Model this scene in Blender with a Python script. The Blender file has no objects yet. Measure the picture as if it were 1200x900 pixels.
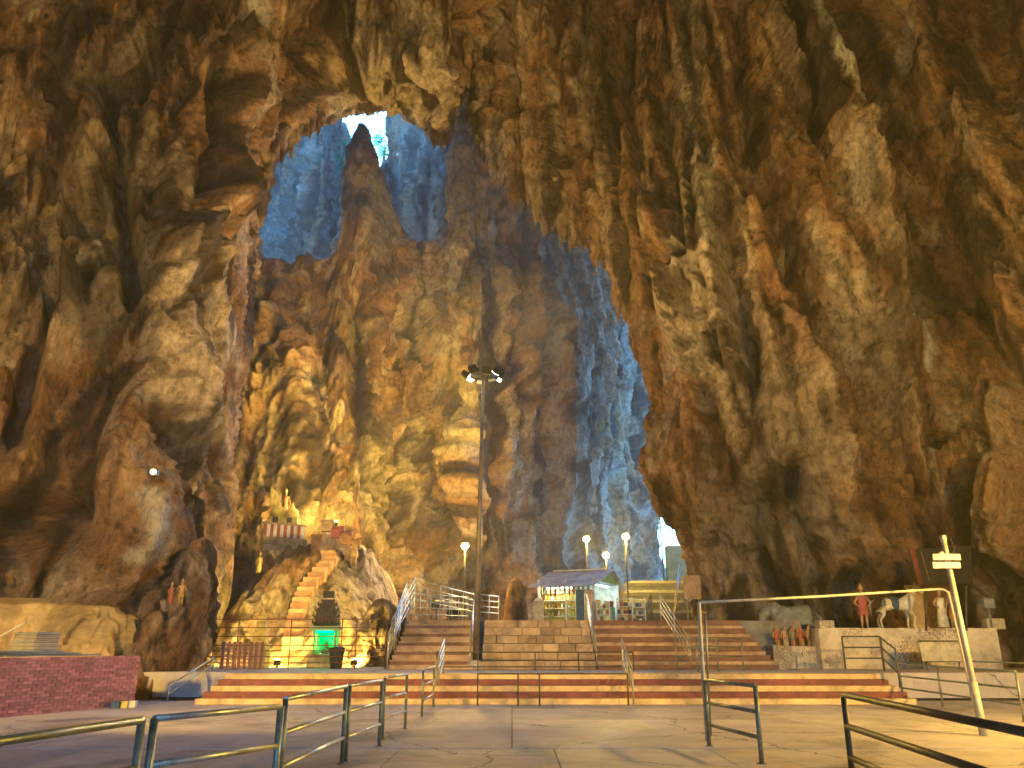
import bpy, bmesh, math, random
import numpy as np
from mathutils import Vector, Matrix, Quaternion

R = math.radians
scene = bpy.context.scene
COL = scene.collection
rnd = random.Random(7)

# ------------------------------------------------------------------ camera
F_PX, PITCH, CAM_Z = 950.0, R(17.8), 1.56          # focal length in pixels of the 1200 px wide photograph
cam_data = bpy.data.cameras.new('camera')
cam = bpy.data.objects.new('camera', cam_data); COL.objects.link(cam)
cam.location = (0, 0, CAM_Z); cam.rotation_euler = (R(90) + PITCH, 0, 0)
cam_data.sensor_width = 36; cam_data.lens = F_PX / 1200 * 36
cam_data.clip_start = 0.05; cam_data.clip_end = 3000
scene.camera = cam

# ------------------------------------------------------------------ daylight
SUN_EL, SUN_AZ = R(33), R(-32)                       # the sun stands beyond the open rear chamber
world = bpy.data.worlds.new('World'); scene.world = world; world.use_nodes = True
wn = world.node_tree.nodes; wl = world.node_tree.links
wn.clear()
sky = wn.new('ShaderNodeTexSky'); sky.sky_type = 'NISHITA'; sky.sun_disc = False
sky.sun_elevation = SUN_EL; sky.sun_rotation = SUN_AZ
sky.air_density = 1.0; sky.dust_density = 0.3; sky.ozone_density = 3.0
bg = wn.new('ShaderNodeBackground'); bg.inputs['Strength'].default_value = 0.15
out = wn.new('ShaderNodeOutputWorld')
wl.new(sky.outputs[0], bg.inputs[0]); wl.new(bg.outputs[0], out.inputs[0])

sd = bpy.data.lights.new('sun', 'SUN'); sd.energy = 3.0; sd.angle = R(0.5); sd.color = (1, 0.95, 0.88)
sun = bpy.data.objects.new('sun', sd); COL.objects.link(sun)
sv = Vector((math.sin(SUN_AZ) * math.cos(SUN_EL), math.cos(SUN_AZ) * math.cos(SUN_EL), math.sin(SUN_EL)))
sun.rotation_euler = sv.to_track_quat('Z', 'Y').to_euler(); sun.location = (40, 160, 160)

vs = scene.view_settings
vs.view_transform = 'Standard'; vs.look = 'None'; vs.gamma = 1.0; vs.use_curve_mapping = False
vs.exposure = 3.25
vs.use_white_balance = True; vs.white_balance_temperature = 3800; vs.white_balance_tint = -18
cy = scene.cycles
cy.use_denoising = True
try:
    cy.denoiser = 'OPENIMAGEDENOISE'; cy.denoising_input_passes = 'RGB_ALBEDO_NORMAL'
except Exception:
    pass
cy.max_bounces = 6; cy.diffuse_bounces = 3; cy.glossy_bounces = 2; cy.transmission_bounces = 4; cy.transparent_max_bounces = 6; cy.volume_bounces = 0
cy.sample_clamp_indirect = 6.0; cy.sample_clamp_direct = 0
cy.caustics_reflective = False; cy.caustics_refractive = False
cy.use_light_tree = True

# ------------------------------------------------------------------ helpers: pixels of the photograph -> places
CP, SP = math.cos(PITCH), math.sin(PITCH)
def ray(px, py):
    a, b = (px - 600) / F_PX, (450 - py) / F_PX
    return Vector((a, CP - b * SP, SP + b * CP))
def P(px, py, d):                                   # the point seen at (px, py) that lies d metres ahead
    r = ray(px, py); t = d / r.y
    return Vector((r.x * t, d, CAM_Z + r.z * t))
def G(px, py, z=0.0):                               # the point seen at (px, py) that lies at height z
    r = ray(px, py); t = (z - CAM_Z) / r.z
    return Vector((r.x * t, r.y * t, z))
def X(px, d, z):                                    # x of picture column px at d metres ahead and height z
    depth = d * CP + (z - CAM_Z) * SP
    return (px - 600) / F_PX * depth
def Zat(py, d):                                     # height seen at picture row py, d metres ahead
    return P(600, py, d).z

def tag(o, label=None, cat=None, group=None, kind=None):
    if label: o['label'] = label
    if cat: o['category'] = cat
    if group: o['group'] = group
    if kind: o['kind'] = kind
    return o
def empty(name, loc=(0, 0, 0), rz=0, label=None, cat=None, group=None, kind=None):
    o = bpy.data.objects.new(name, None); COL.objects.link(o)
    o.location = loc; o.rotation_euler = (0, 0, rz); o.empty_display_size = 0.2
    return tag(o, label, cat, group, kind)
def copy_tree(o, parent=None):
    c = o.copy(); COL.objects.link(c); c.parent = parent
    for ch in list(o.children): copy_tree(ch, c)
    return c

class MB:                                           # collects shapes, builds ONE mesh object
    def __init__(s): s.v = []; s.f = []; s.sm = []
    def add(s, vs_, fs_, smooth=False):
        n = len(s.v); s.v.extend([tuple(v) for v in vs_])
        for f in fs_: s.f.append(tuple(i + n for i in f)); s.sm.append(smooth)
        return s
    def box(s, c, size, rz=0, M=None, taper=1.0, bev=0.0):
        hx, hy, hz = size[0] / 2, size[1] / 2, size[2] / 2
        pts = []
        for sz in (-1, 1):
            k = taper if sz > 0 else 1
            for sx, sy in ((-1, -1), (1, -1), (1, 1), (-1, 1)):
                pts.append(Vector((sx * hx * k, sy * hy * k, sz * hz)))
        m = Matrix.Rotation(rz, 3, 'Z')
        if M is not None: m = M
        c = Vector(c)
        return s.add([c + m @ p for p in pts], [(3, 2, 1, 0), (4, 5, 6, 7), (0, 1, 5, 4), (1, 2, 6, 5), (2, 3, 7, 6), (3, 0, 4, 7)])
    def tube(s, path, r, n=10, closed=False, cap=True):
        path = [Vector(p) for p in path]; L = len(path)
        rr = r if isinstance(r, (list, tuple)) else [r] * L
        vs_, fs_ = [], []; ref = None
        for i, p in enumerate(path):
            if closed: t = path[(i + 1) % L] - path[i - 1]
            else: t = path[min(i + 1, L - 1)] - path[max(i - 1, 0)]
            if t.length < 1e-9: t = Vector((0, 0, 1))
            t.normalize()
            if ref is None:
                ref = Vector((0, 0, 1)) if abs(t.z) < 0.9 else Vector((1, 0, 0))
            a = t.cross(ref)
            if a.length < 1e-6: a = t.cross(Vector((0.3, 1, 0.2)))
            a.normalize(); b = t.cross(a).normalized()
            ref = a.cross(t).normalized()
            for k in range(n):
                w = 2 * math.pi * k / n
                vs_.append(p + (a * math.cos(w) + b * math.sin(w)) * rr[i])
        for i in range(L if closed else L - 1):
            for k in range(n):
                j = (i + 1) % L
                fs_.append((i * n + k, i * n + (k + 1) % n, j * n + (k + 1) % n, j * n + k))
        s.add(vs_, fs_, True)
        if cap and not closed:
            o = len(s.v) - L * n
            s.f.append(tuple(o + k for k in reversed(range(n)))); s.sm.append(False)
            s.f.append(tuple(o + (L - 1) * n + k for k in range(n))); s.sm.append(False)
        return s
    def lathe(s, prof, c=(0, 0, 0), n=20, sx=1.0, sy=1.0, smooth=True):
        c = Vector(c); vs_ = []; fs_ = []
        for r, z in prof:
            for k in range(n):
                w = 2 * math.pi * k / n
                vs_.append(c + Vector((r * sx * math.cos(w), r * sy * math.sin(w), z)))
        for i in range(len(prof) - 1):
            for k in range(n):
                fs_.append((i * n + k, i * n + (k + 1) % n, (i + 1) * n + (k + 1) % n, (i + 1) * n + k))
        fs_.append(tuple(reversed(range(n)))); fs_.append(tuple((len(prof) - 1) * n + k for k in range(n)))
        return s.add(vs_, fs_, smooth)
    def prism(s, poly, dirv):                       # polygon of 3D points extruded along dirv
        poly = [Vector(p) for p in poly]; d = Vector(dirv); n = len(poly)
        return s.add(poly + [p + d for p in poly],
                     [tuple(reversed(range(n))), tuple(range(n, 2 * n))] + [(i, (i + 1) % n, n + (i + 1) % n, n + i) for i in range(n)])
    def mesh(s, name):
        me = bpy.data.meshes.new(name); me.from_pydata([tuple(v) for v in s.v], [], s.f)
        me.polygons.foreach_set('use_smooth', s.sm); 
        bm = bmesh.new(); bm.from_mesh(me); bmesh.ops.recalc_face_normals(bm, faces=bm.faces[:]); bm.to_mesh(me); bm.free()
        return me
    def build(s, name, mat, parent=None, bevel=0.0, **kw):
        me = s.mesh(name); me.materials.append(mat)
        o = bpy.data.objects.new(name, me); COL.objects.link(o)
        if parent is not None:
            o.parent = parent
        if bevel:
            b = o.modifiers.new('bevel', 'BEVEL'); b.width = bevel; b.segments = 2; b.limit_method = 'ANGLE'; b.angle_limit = R(40)
        return tag(o, **kw)
def inst(me, name, parent, loc=(0, 0, 0), rot=(0, 0, 0), sc=(1, 1, 1)):
    o = bpy.data.objects.new(name, me); COL.objects.link(o); o.parent = parent
    o.location = loc; o.rotation_euler = rot; o.scale = sc
    return o

# ------------------------------------------------------------------ materials
def new_mat(name):
    m = bpy.data.materials.new(name); m.use_nodes = True
    n = m.node_tree.nodes; l = m.node_tree.links
    return m, n, l, n['Principled BSDF']
def N(n, t, **kw):
    x = n.new(t)
    for k, v in kw.items():
        if k in x.inputs: x.inputs[k].default_value = v
        else: setattr(x, k, v)
    return x
def ramp(n, stops):
    r = n.new('ShaderNodeValToRGB'); e = r.color_ramp.elements
    while len(e) < len(stops): e.new(0.5)
    for i, (p, c) in enumerate(stops):
        e[i].position = p; e[i].color = (*c, 1) if len(c) == 3 else c
    return r
def grained(name, c1, c2, scale=6, rough=0.7, metal=0.0, bump=0.15, bscale=40, c3=None, stretch=(1, 1, 1), spec=0.5, grime=0.4):
    """colour that wanders between tones, worn patches, fine relief"""
    m, n, l, b = new_mat(name)
    tc = N(n, 'ShaderNodeTexCoord'); mp = N(n, 'ShaderNodeMapping'); mp.inputs['Scale'].default_value = stretch
    l.new(tc.outputs['Object'], mp.inputs[0])
    t = N(n, 'ShaderNodeTexNoise', Scale=scale, Detail=7, Roughness=0.62); l.new(mp.outputs[0], t.inputs['Vector'])
    st = [(0.3, c1), (0.7, c2)] if c3 is None else [(0.25, c1), (0.55, c2), (0.75, c3)]
    r = ramp(n, st); l.new(t.outputs[0], r.inputs[0])
    if grime:
        t3 = N(n, 'ShaderNodeTexNoise', Scale=scale * 0.45, Detail=6, Roughness=0.72, Distortion=0.6); l.new(tc.outputs['Object'], t3.inputs['Vector'])
        g3 = ramp(n, [(0.38, (1 - grime,) * 3), (0.56, (1, 1, 1))]); l.new(t3.outputs[0], g3.inputs[0])
        mx = N(n, 'ShaderNodeMix', data_type='RGBA', blend_type='MULTIPLY'); mx.inputs[0].default_value = 1.0
        l.new(r.outputs[0], mx.inputs[6]); l.new(g3.outputs[0], mx.inputs[7]); l.new(mx.outputs[2], b.inputs['Base Color'])
    else: l.new(r.outputs[0], b.inputs['Base Color'])
    t2 = N(n, 'ShaderNodeTexNoise', Scale=bscale, Detail=5, Roughness=0.6); l.new(mp.outputs[0], t2.inputs['Vector'])
    rr = N(n, 'ShaderNodeMapRange'); rr.inputs['To Min'].default_value = max(0, rough - 0.15); rr.inputs['To Max'].default_value = min(1, rough + 0.15)
    l.new(t.outputs[0], rr.inputs[0]); l.new(rr.outputs[0], b.inputs['Roughness'])
    b.inputs['Metallic'].default_value = metal
    b.inputs['Specular IOR Level'].default_value = spec
    if bump:
        bp = N(n, 'ShaderNodeBump', Strength=bump, Distance=0.02); l.new(t2.outputs[0], bp.inputs['Height']); l.new(bp.outputs[0], b.inputs['Normal'])
    return m
def glow(name, col, strength):
    m, n, l, b = new_mat(name)
    b.inputs['Base Color'].default_value = (0.8, 0.8, 0.8, 1)
    b.inputs['Emission Color'].default_value = (*col, 1); b.inputs['Emission Strength'].default_value = strength
    return m

def rock_mat(name):
    """colour of the stone comes with the mesh (attribute 'stone'); the node tree adds grain and fine relief"""
    m, n, l, b = new_mat(name)
    tc = N(n, 'ShaderNodeTexCoord'); at = N(n, 'ShaderNodeAttribute', attribute_name='stone')
    mp = N(n, 'ShaderNodeMapping'); mp.inputs['Scale'].default_value = (1, 1, 0.7); l.new(tc.outputs['Object'], mp.inputs[0])
    t = N(n, 'ShaderNodeTexNoise', Scale=2.6, Detail=7, Roughness=0.78, Distortion=0.3); l.new(mp.outputs[0], t.inputs['Vector'])
    r = ramp(n, [(0.34, (0.32, 0.29, 0.27)), (0.48, (0.88, 0.86, 0.84)), (0.62, (1.3, 1.3, 1.3))]); l.new(t.outputs[0], r.inputs[0])
    x = N(n, 'ShaderNodeMix', data_type='RGBA', blend_type='MULTIPLY'); x.inputs[0].default_value = 1.0
    l.new(at.outputs['Color'], x.inputs[6]); l.new(r.outputs[0], x.inputs[7]); l.new(x.outputs[2], b.inputs['Base Color'])
    b.inputs['Roughness'].default_value = 0.85; b.inputs['Specular IOR Level'].default_value = 0.2
    bp = N(n, 'ShaderNodeBump', Strength=1.0, Distance=0.6); l.new(t.outputs[0], bp.inputs['Height']); l.new(bp.outputs[0], b.inputs['Normal'])
    return m
ROCK = rock_mat('limestone')

# ------------------------------------------------------------------ rock shapes
_rs = np.random.RandomState(5)
_GR = _rs.normal(size=(512, 3)); _GR /= np.linalg.norm(_GR, axis=1)[:, None]; _GR = _GR.astype(np.float32)
def perlin(p, seed=0):
    p = np.asarray(p, np.float32)
    i = np.floor(p).astype(np.int64); f = p - i
    u = f * f * f * (f * (f * 6 - 15) + 10)
    res = 0
    for dx in (0, 1):
        wx = u[:, 0] if dx else 1 - u[:, 0]
        for dy in (0, 1):
            wy = u[:, 1] if dy else 1 - u[:, 1]
            for dz in (0, 1):
                wz = u[:, 2] if dz else 1 - u[:, 2]
                h = (i[:, 0] + dx) * 73856093 ^ (i[:, 1] + dy) * 19349663 ^ (i[:, 2] + dz) * 83492791 ^ (seed * 2654435761)
                h = (h ^ (h >> 13)) * 1274126177
                g = _GR[(h >> 8) & 511]
                res = res + wx * wy * wz * (g[:, 0] * (f[:, 0] - dx) + g[:, 1] * (f[:, 1] - dy) + g[:, 2] * (f[:, 2] - dz))
    return res * 1.5
def fbm(p, o, seed=0, gain=0.5):
    a, s = 1.0, 0
    for k in range(o):
        s = s + a * perlin(p * 2.03 ** k, seed + k); a *= gain
    return s
def sstep(x, a, b):
    t = np.clip((x - a) / (b - a), 0, 1); return t * t * (3 - 2 * t)
def rock_offset(p, seed=0, amp=1.0, knob=1.0, col=1.0, keep=None, lean=None, kz=1.35, drip=1.0):
    """how far the rock stands out: broad swells, hanging draperies, columns, knobs"""
    pw_ = p / np.array([4, 4, 13], np.float32)
    w = np.stack([perlin(pw_, seed + 1), perlin(pw_, seed + 2), perlin(p / 4.0, seed + 3)], 1)
    q = p + 0.8 * w
    if lean is not None: q = q.copy(); q[:, 0] += lean * q[:, 2]; p = p.copy(); p[:, 0] += lean * p[:, 2]
    S = lambda a, b: q / np.array([a, a, b], np.float32)
    d = 1.7 * fbm(p / 12.0, 2, seed + 4)
    bil = lambda s_, k: 2 * np.abs(perlin(s_, seed + k)) - 0.45           # rounded columns with sharp creases between
    d = d + col * (1.6 * bil(S(4.2, 60), 8) + 1.25 * bil(S(1.7, 34), 9) + 0.5 * bil(S(0.7, 16), 10))
    ph = 1.6 * perlin(p / np.array([1.7, 1.7, 25], np.float32), seed + 11) + 0.9 * perlin(p / np.array([0.6, 0.6, 12], np.float32), seed + 12)
    for H, A, sd_ in ((9.5, 1.0, 0.0), (4.2, 0.5, 0.37)):
        s = q[:, 2] / H + ph * (1.0 if H > 5 else 1.5) + sd_; s = s - np.floor(s)
        m = sstep(perlin(p / 6.0, seed + 14 + int(H)), -0.2, 0.3)
        d = d + drip * A * m * (((1 - s) ** 1.4) * sstep(s, 0, 0.06) - 0.35)
    d = d * (1.0 if keep is None else keep)
    kz = np.array([1, 1, kz], np.float32)
    m = 0.55 + 0.45 * sstep(perlin(p / 5.0, seed + 20), -0.2, 0.3)
    for sc, a in ((1.5, 0.38), (0.8, 0.32), (0.42, 0.24), (0.22, 0.14)):
        if sc < 0.5: kz = np.array([1, 1, 1.25], np.float32)
        d = d + (np.maximum(knob, 0.9) if sc < 0.5 else knob) * m * a * (2.2 * np.abs(perlin(q / (sc * kz), seed + 21 + int(sc * 10))) - 0.5)
    return d * amp
def rock_color(p, pale, white, seed=0, lean=None):
    if lean is not None: p = p.copy(); p[:, 0] += lean * p[:, 2]
    Z = lambda a, b: p / np.array([a, a, b], np.float32)
    def ramp_(x, st):
        return np.stack([np.interp(x, [q[0] for q in st], [q[1][k] for q in st]) for k in range(3)], 1)
    mixc = lambda c, f, col: c + (np.array(col) - c) * np.clip(f, 0, 1)[:, None]
    w = 0.9 * perlin(p / 2.0, seed + 1)
    pw = p + np.stack([w, w, w], 1)
    Zw = lambda a, b: pw / np.array([a, a, b], np.float32)
    x = fbm(Zw(2.6, 13), 5, seed + 2, 0.6)
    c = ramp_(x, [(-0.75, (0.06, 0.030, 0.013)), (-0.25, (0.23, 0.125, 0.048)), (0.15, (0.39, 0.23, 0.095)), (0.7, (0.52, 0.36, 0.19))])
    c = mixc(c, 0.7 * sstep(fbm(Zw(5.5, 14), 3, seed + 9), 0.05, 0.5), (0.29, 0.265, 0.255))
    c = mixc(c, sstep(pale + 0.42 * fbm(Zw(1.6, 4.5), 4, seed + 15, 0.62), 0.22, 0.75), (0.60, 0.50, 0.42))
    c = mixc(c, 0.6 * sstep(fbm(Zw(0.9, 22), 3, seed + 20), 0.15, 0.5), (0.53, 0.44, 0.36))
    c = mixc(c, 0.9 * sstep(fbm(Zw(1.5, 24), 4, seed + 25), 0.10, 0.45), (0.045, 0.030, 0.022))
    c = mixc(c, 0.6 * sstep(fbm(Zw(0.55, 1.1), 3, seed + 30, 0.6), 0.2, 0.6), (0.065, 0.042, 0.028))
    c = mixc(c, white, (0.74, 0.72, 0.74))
    return np.clip(c, 0.01, 0.85)
def spline(ctrl, n, axis):
    """Catmull-Rom through the control rows along an axis, n samples spread by length"""
    c = np.moveaxis(np.asarray(ctrl, np.float64), axis, 0); K = len(c)
    seg = np.linalg.norm((c[1:] - c[:-1]).reshape(K - 1, -1, c.shape[-1]), axis=2).mean(1)
    kn = np.concatenate([[0], np.cumsum(seg)]); s = np.linspace(0, kn[-1], n)
    i = np.clip(np.searchsorted(kn, s, 'right') - 1, 0, K - 2); t = (s - kn[i]) / (kn[i + 1] - kn[i])
    sh = (n,) + (1,) * (c.ndim - 1); t = t.reshape(sh)
    dt = (kn[1:] - kn[:-1])
    tan = np.zeros_like(c)
    for k in range(K):
        a, b_ = max(k - 1, 0), min(k + 1, K - 1); tan[k] = (c[b_] - c[a]) / (kn[b_] - kn[a])
    m0 = tan[i] * dt[i].reshape(sh); m1 = tan[i + 1] * dt[i].reshape(sh)
    r_ = (2 * t**3 - 3 * t**2 + 1) * c[i] + (t**3 - 2 * t**2 + t) * m0 + (-2 * t**3 + 3 * t**2) * c[i + 1] + (t**3 - t**2) * m1
    return np.moveaxis(r_, 0, axis)
def project(p):                                      # where points show in the photograph
    y, z = p[:, 1], p[:, 2] - CAM_Z
    dep = np.maximum(y * CP + z * SP, 0.5); up = -y * SP + z * CP
    return 600 + F_PX * p[:, 0] / dep, 450 - F_PX * up / dep
def seg_dist(px, py, poly):
    best = np.full(px.shape, 1e9); side = np.zeros(px.shape)
    for (x0, y0), (x1, y1) in zip(poly[:-1], poly[1:]):
        dx, dy = x1 - x0, y1 - y0; t = np.clip(((px - x0) * dx + (py - y0) * dy) / (dx * dx + dy * dy), 0, 1)
        ex, ey = px - x0 - t * dx, py - y0 - t * dy; dd = np.hypot(ex, ey)
        s_ = np.sign(dx * ey - dy * ex); side = np.where(dd < best, s_, side); best = np.minimum(best, dd)
    return best, side
def grid_mesh(name, Pg, mat, attrs=None, kind='structure', label=None, cat=None, flip=False, parent=None):
    nu, nv = Pg.shape[:2]; v = Pg.reshape(-1, 3)
    a = (np.arange(nu - 1)[:, None] * nv + np.arange(nv - 1)[None, :]).ravel()
    f = np.stack([a, a + 1, a + nv + 1, a + nv], 1)
    if flip: f = f[:, ::-1]
    me = bpy.data.meshes.new(name)
    me.vertices.add(len(v)); me.vertices.foreach_set('co', v.astype(np.float32).ravel())
    me.loops.add(f.size); me.loops.foreach_set('vertex_index', f.astype(np.int32).ravel())
    me.polygons.add(len(f)); me.polygons.foreach_set('loop_start', np.arange(0, f.size, 4, dtype=np.int32))
    me.polygons.foreach_set('loop_total', np.full(len(f), 4, np.int32))
    me.polygons.foreach_set('use_smooth', np.ones(len(f), bool))
    me.update(calc_edges=True)
    for k, val in (attrs or {}).items():
        at = me.attributes.new(k, 'FLOAT_COLOR', 'POINT'); at.data.foreach_set('color', np.concatenate([val, np.ones((len(val), 1))], 1).astype(np.float32).ravel())
    me.materials.append(mat)
    o = bpy.data.objects.new(name, me); COL.objects.link(o)
    if parent is not None: o.parent = parent
    return tag(o, label, cat, None, kind)
def grid_normals(g):
    du = np.gradient(g, axis=0); dv = np.gradient(g, axis=1)
    n = np.cross(du, dv); return n / np.maximum(np.linalg.norm(n, axis=2, keepdims=True), 1e-9)
def smooth_grid(n, k):
    for _ in range(k):
        n = n.copy(); n[1:-1] = (n[:-2] + 2 * n[1:-1] + n[2:]) / 4; n[:, 1:-1] = (n[:, :-2] + 2 * n[:, 1:-1] + n[:, 2:]) / 4
    return n / np.maximum(np.linalg.norm(n, axis=2, keepdims=True), 1e-9)
# ------------------------------------------------------------------ the cave: front hall with its arch
# each entry: lip (px, py, d) -> outer point (px, py, d), rear points behind the lip, then overhead and behind the camera
H = [
 # lip               outer               mid-depth  back offset(px,py,d)
 ((238, 830, 33),  (-330, 830, 20), 28,  (120, 830, 50), (-24, 2, -1), (-22, -22, -1)),
 ((248, 760, 34),  (-330, 760, 20), 28,  (140, 760, 50), (-24, 2, 2), (-22, -22, 2)),
 ((262, 690, 36),  (-330, 690, 20), 28,  (160, 690, 50), (-25, 2, 5), (-22, -22, 5)),
 ((268, 600, 36),  (-330, 590, 20), 27.5,  (180, 600, 50), (-26, 2, 10), (-23, -22, 9)),
 ((280, 500, 37),  (-330, 470, 20), 27.5,  (190, 500, 51), (-27, 2, 16), (-23, -22, 13)),
 ((290, 400, 37),  (-330, 350, 20), 28,  (190, 400, 52), (-27, 2, 22), (-23, -22, 18)),
 ((300, 300, 38),  (-330, 200, 20), 29,  (190, 300, 54), (-27, 2, 29), (-23, -22, 23)),
 ((318, 210, 39),  (-320, 30, 21),  30,  (200, 180, 56), (-25, 2, 37), (-21, -22, 29)),
 ((345, 164, 40),  (-240, -160, 22), 31, (240, 60, 58), (-20, 2, 43), (-17, -22, 35)),
 ((385, 140, 41),  (-20, -300, 23), 33,  (330, 0, 60),  (-13, 2, 46), (-12, -22, 38)),
 ((430, 130, 42),  (220, -330, 24), 35,  (420, -20, 60),  (-6, 2, 48), (-6, -22, 40)),
 ((490, 140, 42),  (440, -330, 25), 36,  (500, -20, 60),  (0, 2, 49), (0, -22, 41)),
 ((520, 166, 42),  (560, -330, 26), 36,  (540, -20, 60),  (3, 2, 49), (3, -22, 41)),
 ((543, 110, 43),  (640, -330, 26), 37,  (580, -40, 62),  (6, 2, 49), (5, -22, 41)),
 ((556, 95, 44),   (740, -330, 26), 38,  (620, -40, 62),  (9, 2, 48), (8, -22, 40)),
 ((568, 165, 42),  (860, -330, 26), 38,  (690, 0, 64),  (13, 2, 47), (11, -22, 39)),
 ((600, 215, 41),  (1000, -330, 25), 37, (700, 60, 56),  (17, 2, 45), (14, -22, 37)),
 ((645, 262, 40),  (1200, -310, 24), 36, (790, 90, 66), (21, 2, 42), (17, -22, 35)),
 ((700, 292, 39),  (1420, -240, 23), 35, (850, 180, 62), (25, 2, 38), (20, -22, 32)),
 ((728, 345, 38.5), (1530, -100, 22), 34, (890, 270, 62), (27, 2, 33), (22, -22, 28)),
 ((745, 410, 38),  (1560, 60, 22),  33.5, (910, 370, 60), (28, 2, 28), (23, -22, 23)),
 ((768, 468, 37),  (1560, 220, 22), 33,  (920, 450, 56), (28, 2, 22), (23, -22, 18)),
 ((754, 528, 37),  (1560, 370, 22), 33,  (905, 530, 52), (28, 2, 17), (23, -22, 14)),
 ((762, 585, 37),  (1560, 500, 22), 33,  (910, 590, 52), (28, 2, 12), (23, -22, 10)),
 ((796, 640, 37.5), (1560, 610, 22), 33.5, (920, 640, 52), (28, 2, 7), (23, -22, 6)),
 ((816, 705, 38),  (1560, 710, 22), 34, (930, 700, 52), (28, 2, 3), (23, -22, 3)),
 ((822, 775, 38),  (1560, 800, 22), 34, (935, 790, 52), (28, 2, -1), (23, -22, -1)),
]
rows = []
for lip, outr, md, bk, far1, far2 in H:
    L, O = Vector((lip[0], lip[1])), Vector((outr[0], outr[1]))
    r = [P(*bk), P(*((bk[i] + lip[i]) / 2 + (0, 0, 1.5)[i] for i in range(3))), P(*lip)]
    for s, dd in ((0.06, lip[2] + (md - lip[2]) * 0.42), (0.18, lip[2] + (md - lip[2]) * 0.8), (0.42, md), (0.7, md + (outr[2] - md) * 0.45), (1.0, outr[2])):
        q = L.lerp(O, s); r.append(P(q.x, q.y, dd))
    if lip[1] in (830, 775):                        # foot of the wall: below the ground
        for v in r: v.z = -2.0
    a, b_ = Vector(far1), Vector(far2)
    r += [a, b_, Vector((b_.x * 0.42, -44, b_.z * 0.5))]
    rows.append([(*v, 0.0 if i < 2 else (0.5 if i == 2 else 1.0)) for i, v in enumerate(r)])
NU, NV = 1150, 520
g = spline(spline(rows, 160, 0), 190, 1)
# resample: finer where the camera looks
def densify(g, n, axis, wfun):
    m = g.shape[axis]; c = np.take(g, range(m), axis)
    w = wfun(c); k = np.concatenate([[0], np.cumsum(w)]); s = np.linspace(0, k[-1], n)
    x = np.interp(s, k, np.arange(m)); i = np.clip(x.astype(int), 0, m - 2); t = x - i
    gm = np.moveaxis(g, axis, 0); t = t.reshape((-1, 1, 1))
    return np.moveaxis(gm[i] * (1 - t) + gm[i + 1] * t, 0, axis)
g = densify(g, NV, 1, lambda c: np.where(c[:, 1:, 1].mean(0) > 12, 1.0, 0.22) * np.linalg.norm(c[:, 1:] - c[:, :-1], axis=2).mean(0))
g = densify(g, NU, 0, lambda c: np.linalg.norm((c[1:, 60:330] - c[:-1, 60:330]), axis=2).mean(1))
front = np.clip(g[:, :, 3], 0, 1).ravel(); g = g[:, :, :3]
nrm = smooth_grid(grid_normals(g), 6)
cen = np.array([0.0, 14.0, 14.0])
if (nrm * (cen - g)).sum(2)[:, NV // 2].mean() < 0: nrm = -nrm; FLIP = True
else: FLIP = False
p = g.reshape(-1, 3); nn = nrm.reshape(-1, 3)
px, py = project(p); infront = p[:, 1] > 8
dl = seg_dist(px, py, [h[0][:2] for h in H])[0]
lean = 0.21 * sstep(p[:, 0], 4, 14) - 0.10 * sstep(-p[:, 0], 4, 14)
dl = dl * sstep(front, 0.45, 0.7)
off = rock_offset(p, 3, keep=0.30 + 0.70 * sstep(dl, 5, 70), lean=lean, knob=0.62, kz=2.6, drip=0.75)
wob = 6 * perlin(p / 1.3, 71), 6 * perlin(p / 1.3, 72)
qx, qy = px + 2 * wob[0], py + wob[1]
def ridge(poly, amp, w, skew=0.0):
    d, s = seg_dist(qx, qy, poly)
    ww = w * (1 + skew * s)
    return amp * np.exp(-(d / ww) ** 2)
def pit(x, y, rx, ry, amp):
    return amp * np.exp(-((qx - x) / rx) ** 4 - ((qy - y) / ry) ** 4)
sc = np.zeros(len(p))
# left side
sc += ridge([(430, 70), (372, 128), (335, 168), (262, 226), (215, 282), (195, 340)], 0.9, 18)
sc += ridge([(205, 300), (195, 400), (215, 480)], 0.9, 40)
sc += pit(96, 245, 20, 24, -2.6) + ridge([(175, 70), (128, 110), (135, 190), (150, 300), (158, 350)], -2.0, 11)
sc += ridge([(255, 90), (238, 190), (232, 220)], -1.8, 9) + ridge([(250, 5), (262, 30), (295, 40), (315, 50)], -1.9, 13)
sc += ridge([(60, 350), (45, 420), (20, 500)], -1.5, 9) + ridge([(85, 345), (60, 420), (40, 500), (10, 560)], 1.2, 12)
sc += pit(45, 610, 80, 38, -2.4)
sc += ridge([(182, 520), (205, 560), (235, 600)], -0.9, 9) + ridge([(258, 440), (252, 560), (262, 640)], -1.3, 10)
sc += pit(10, 690, 110, 34, 1.0)
# arch
sc += ridge([(375, 95), (430, 60), (500, 75), (545, 110)], 1.3, 26) + ridge([(390, 120), (450, 104), (510, 120), (540, 130)], -0.9, 12)
sc += ridge([(548, 0), (552, 60), (549, 110)], -2.6, 10)
sc += ridge([(360, 70), (400, 30), (430, -20)], 0.8, 12)
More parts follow.
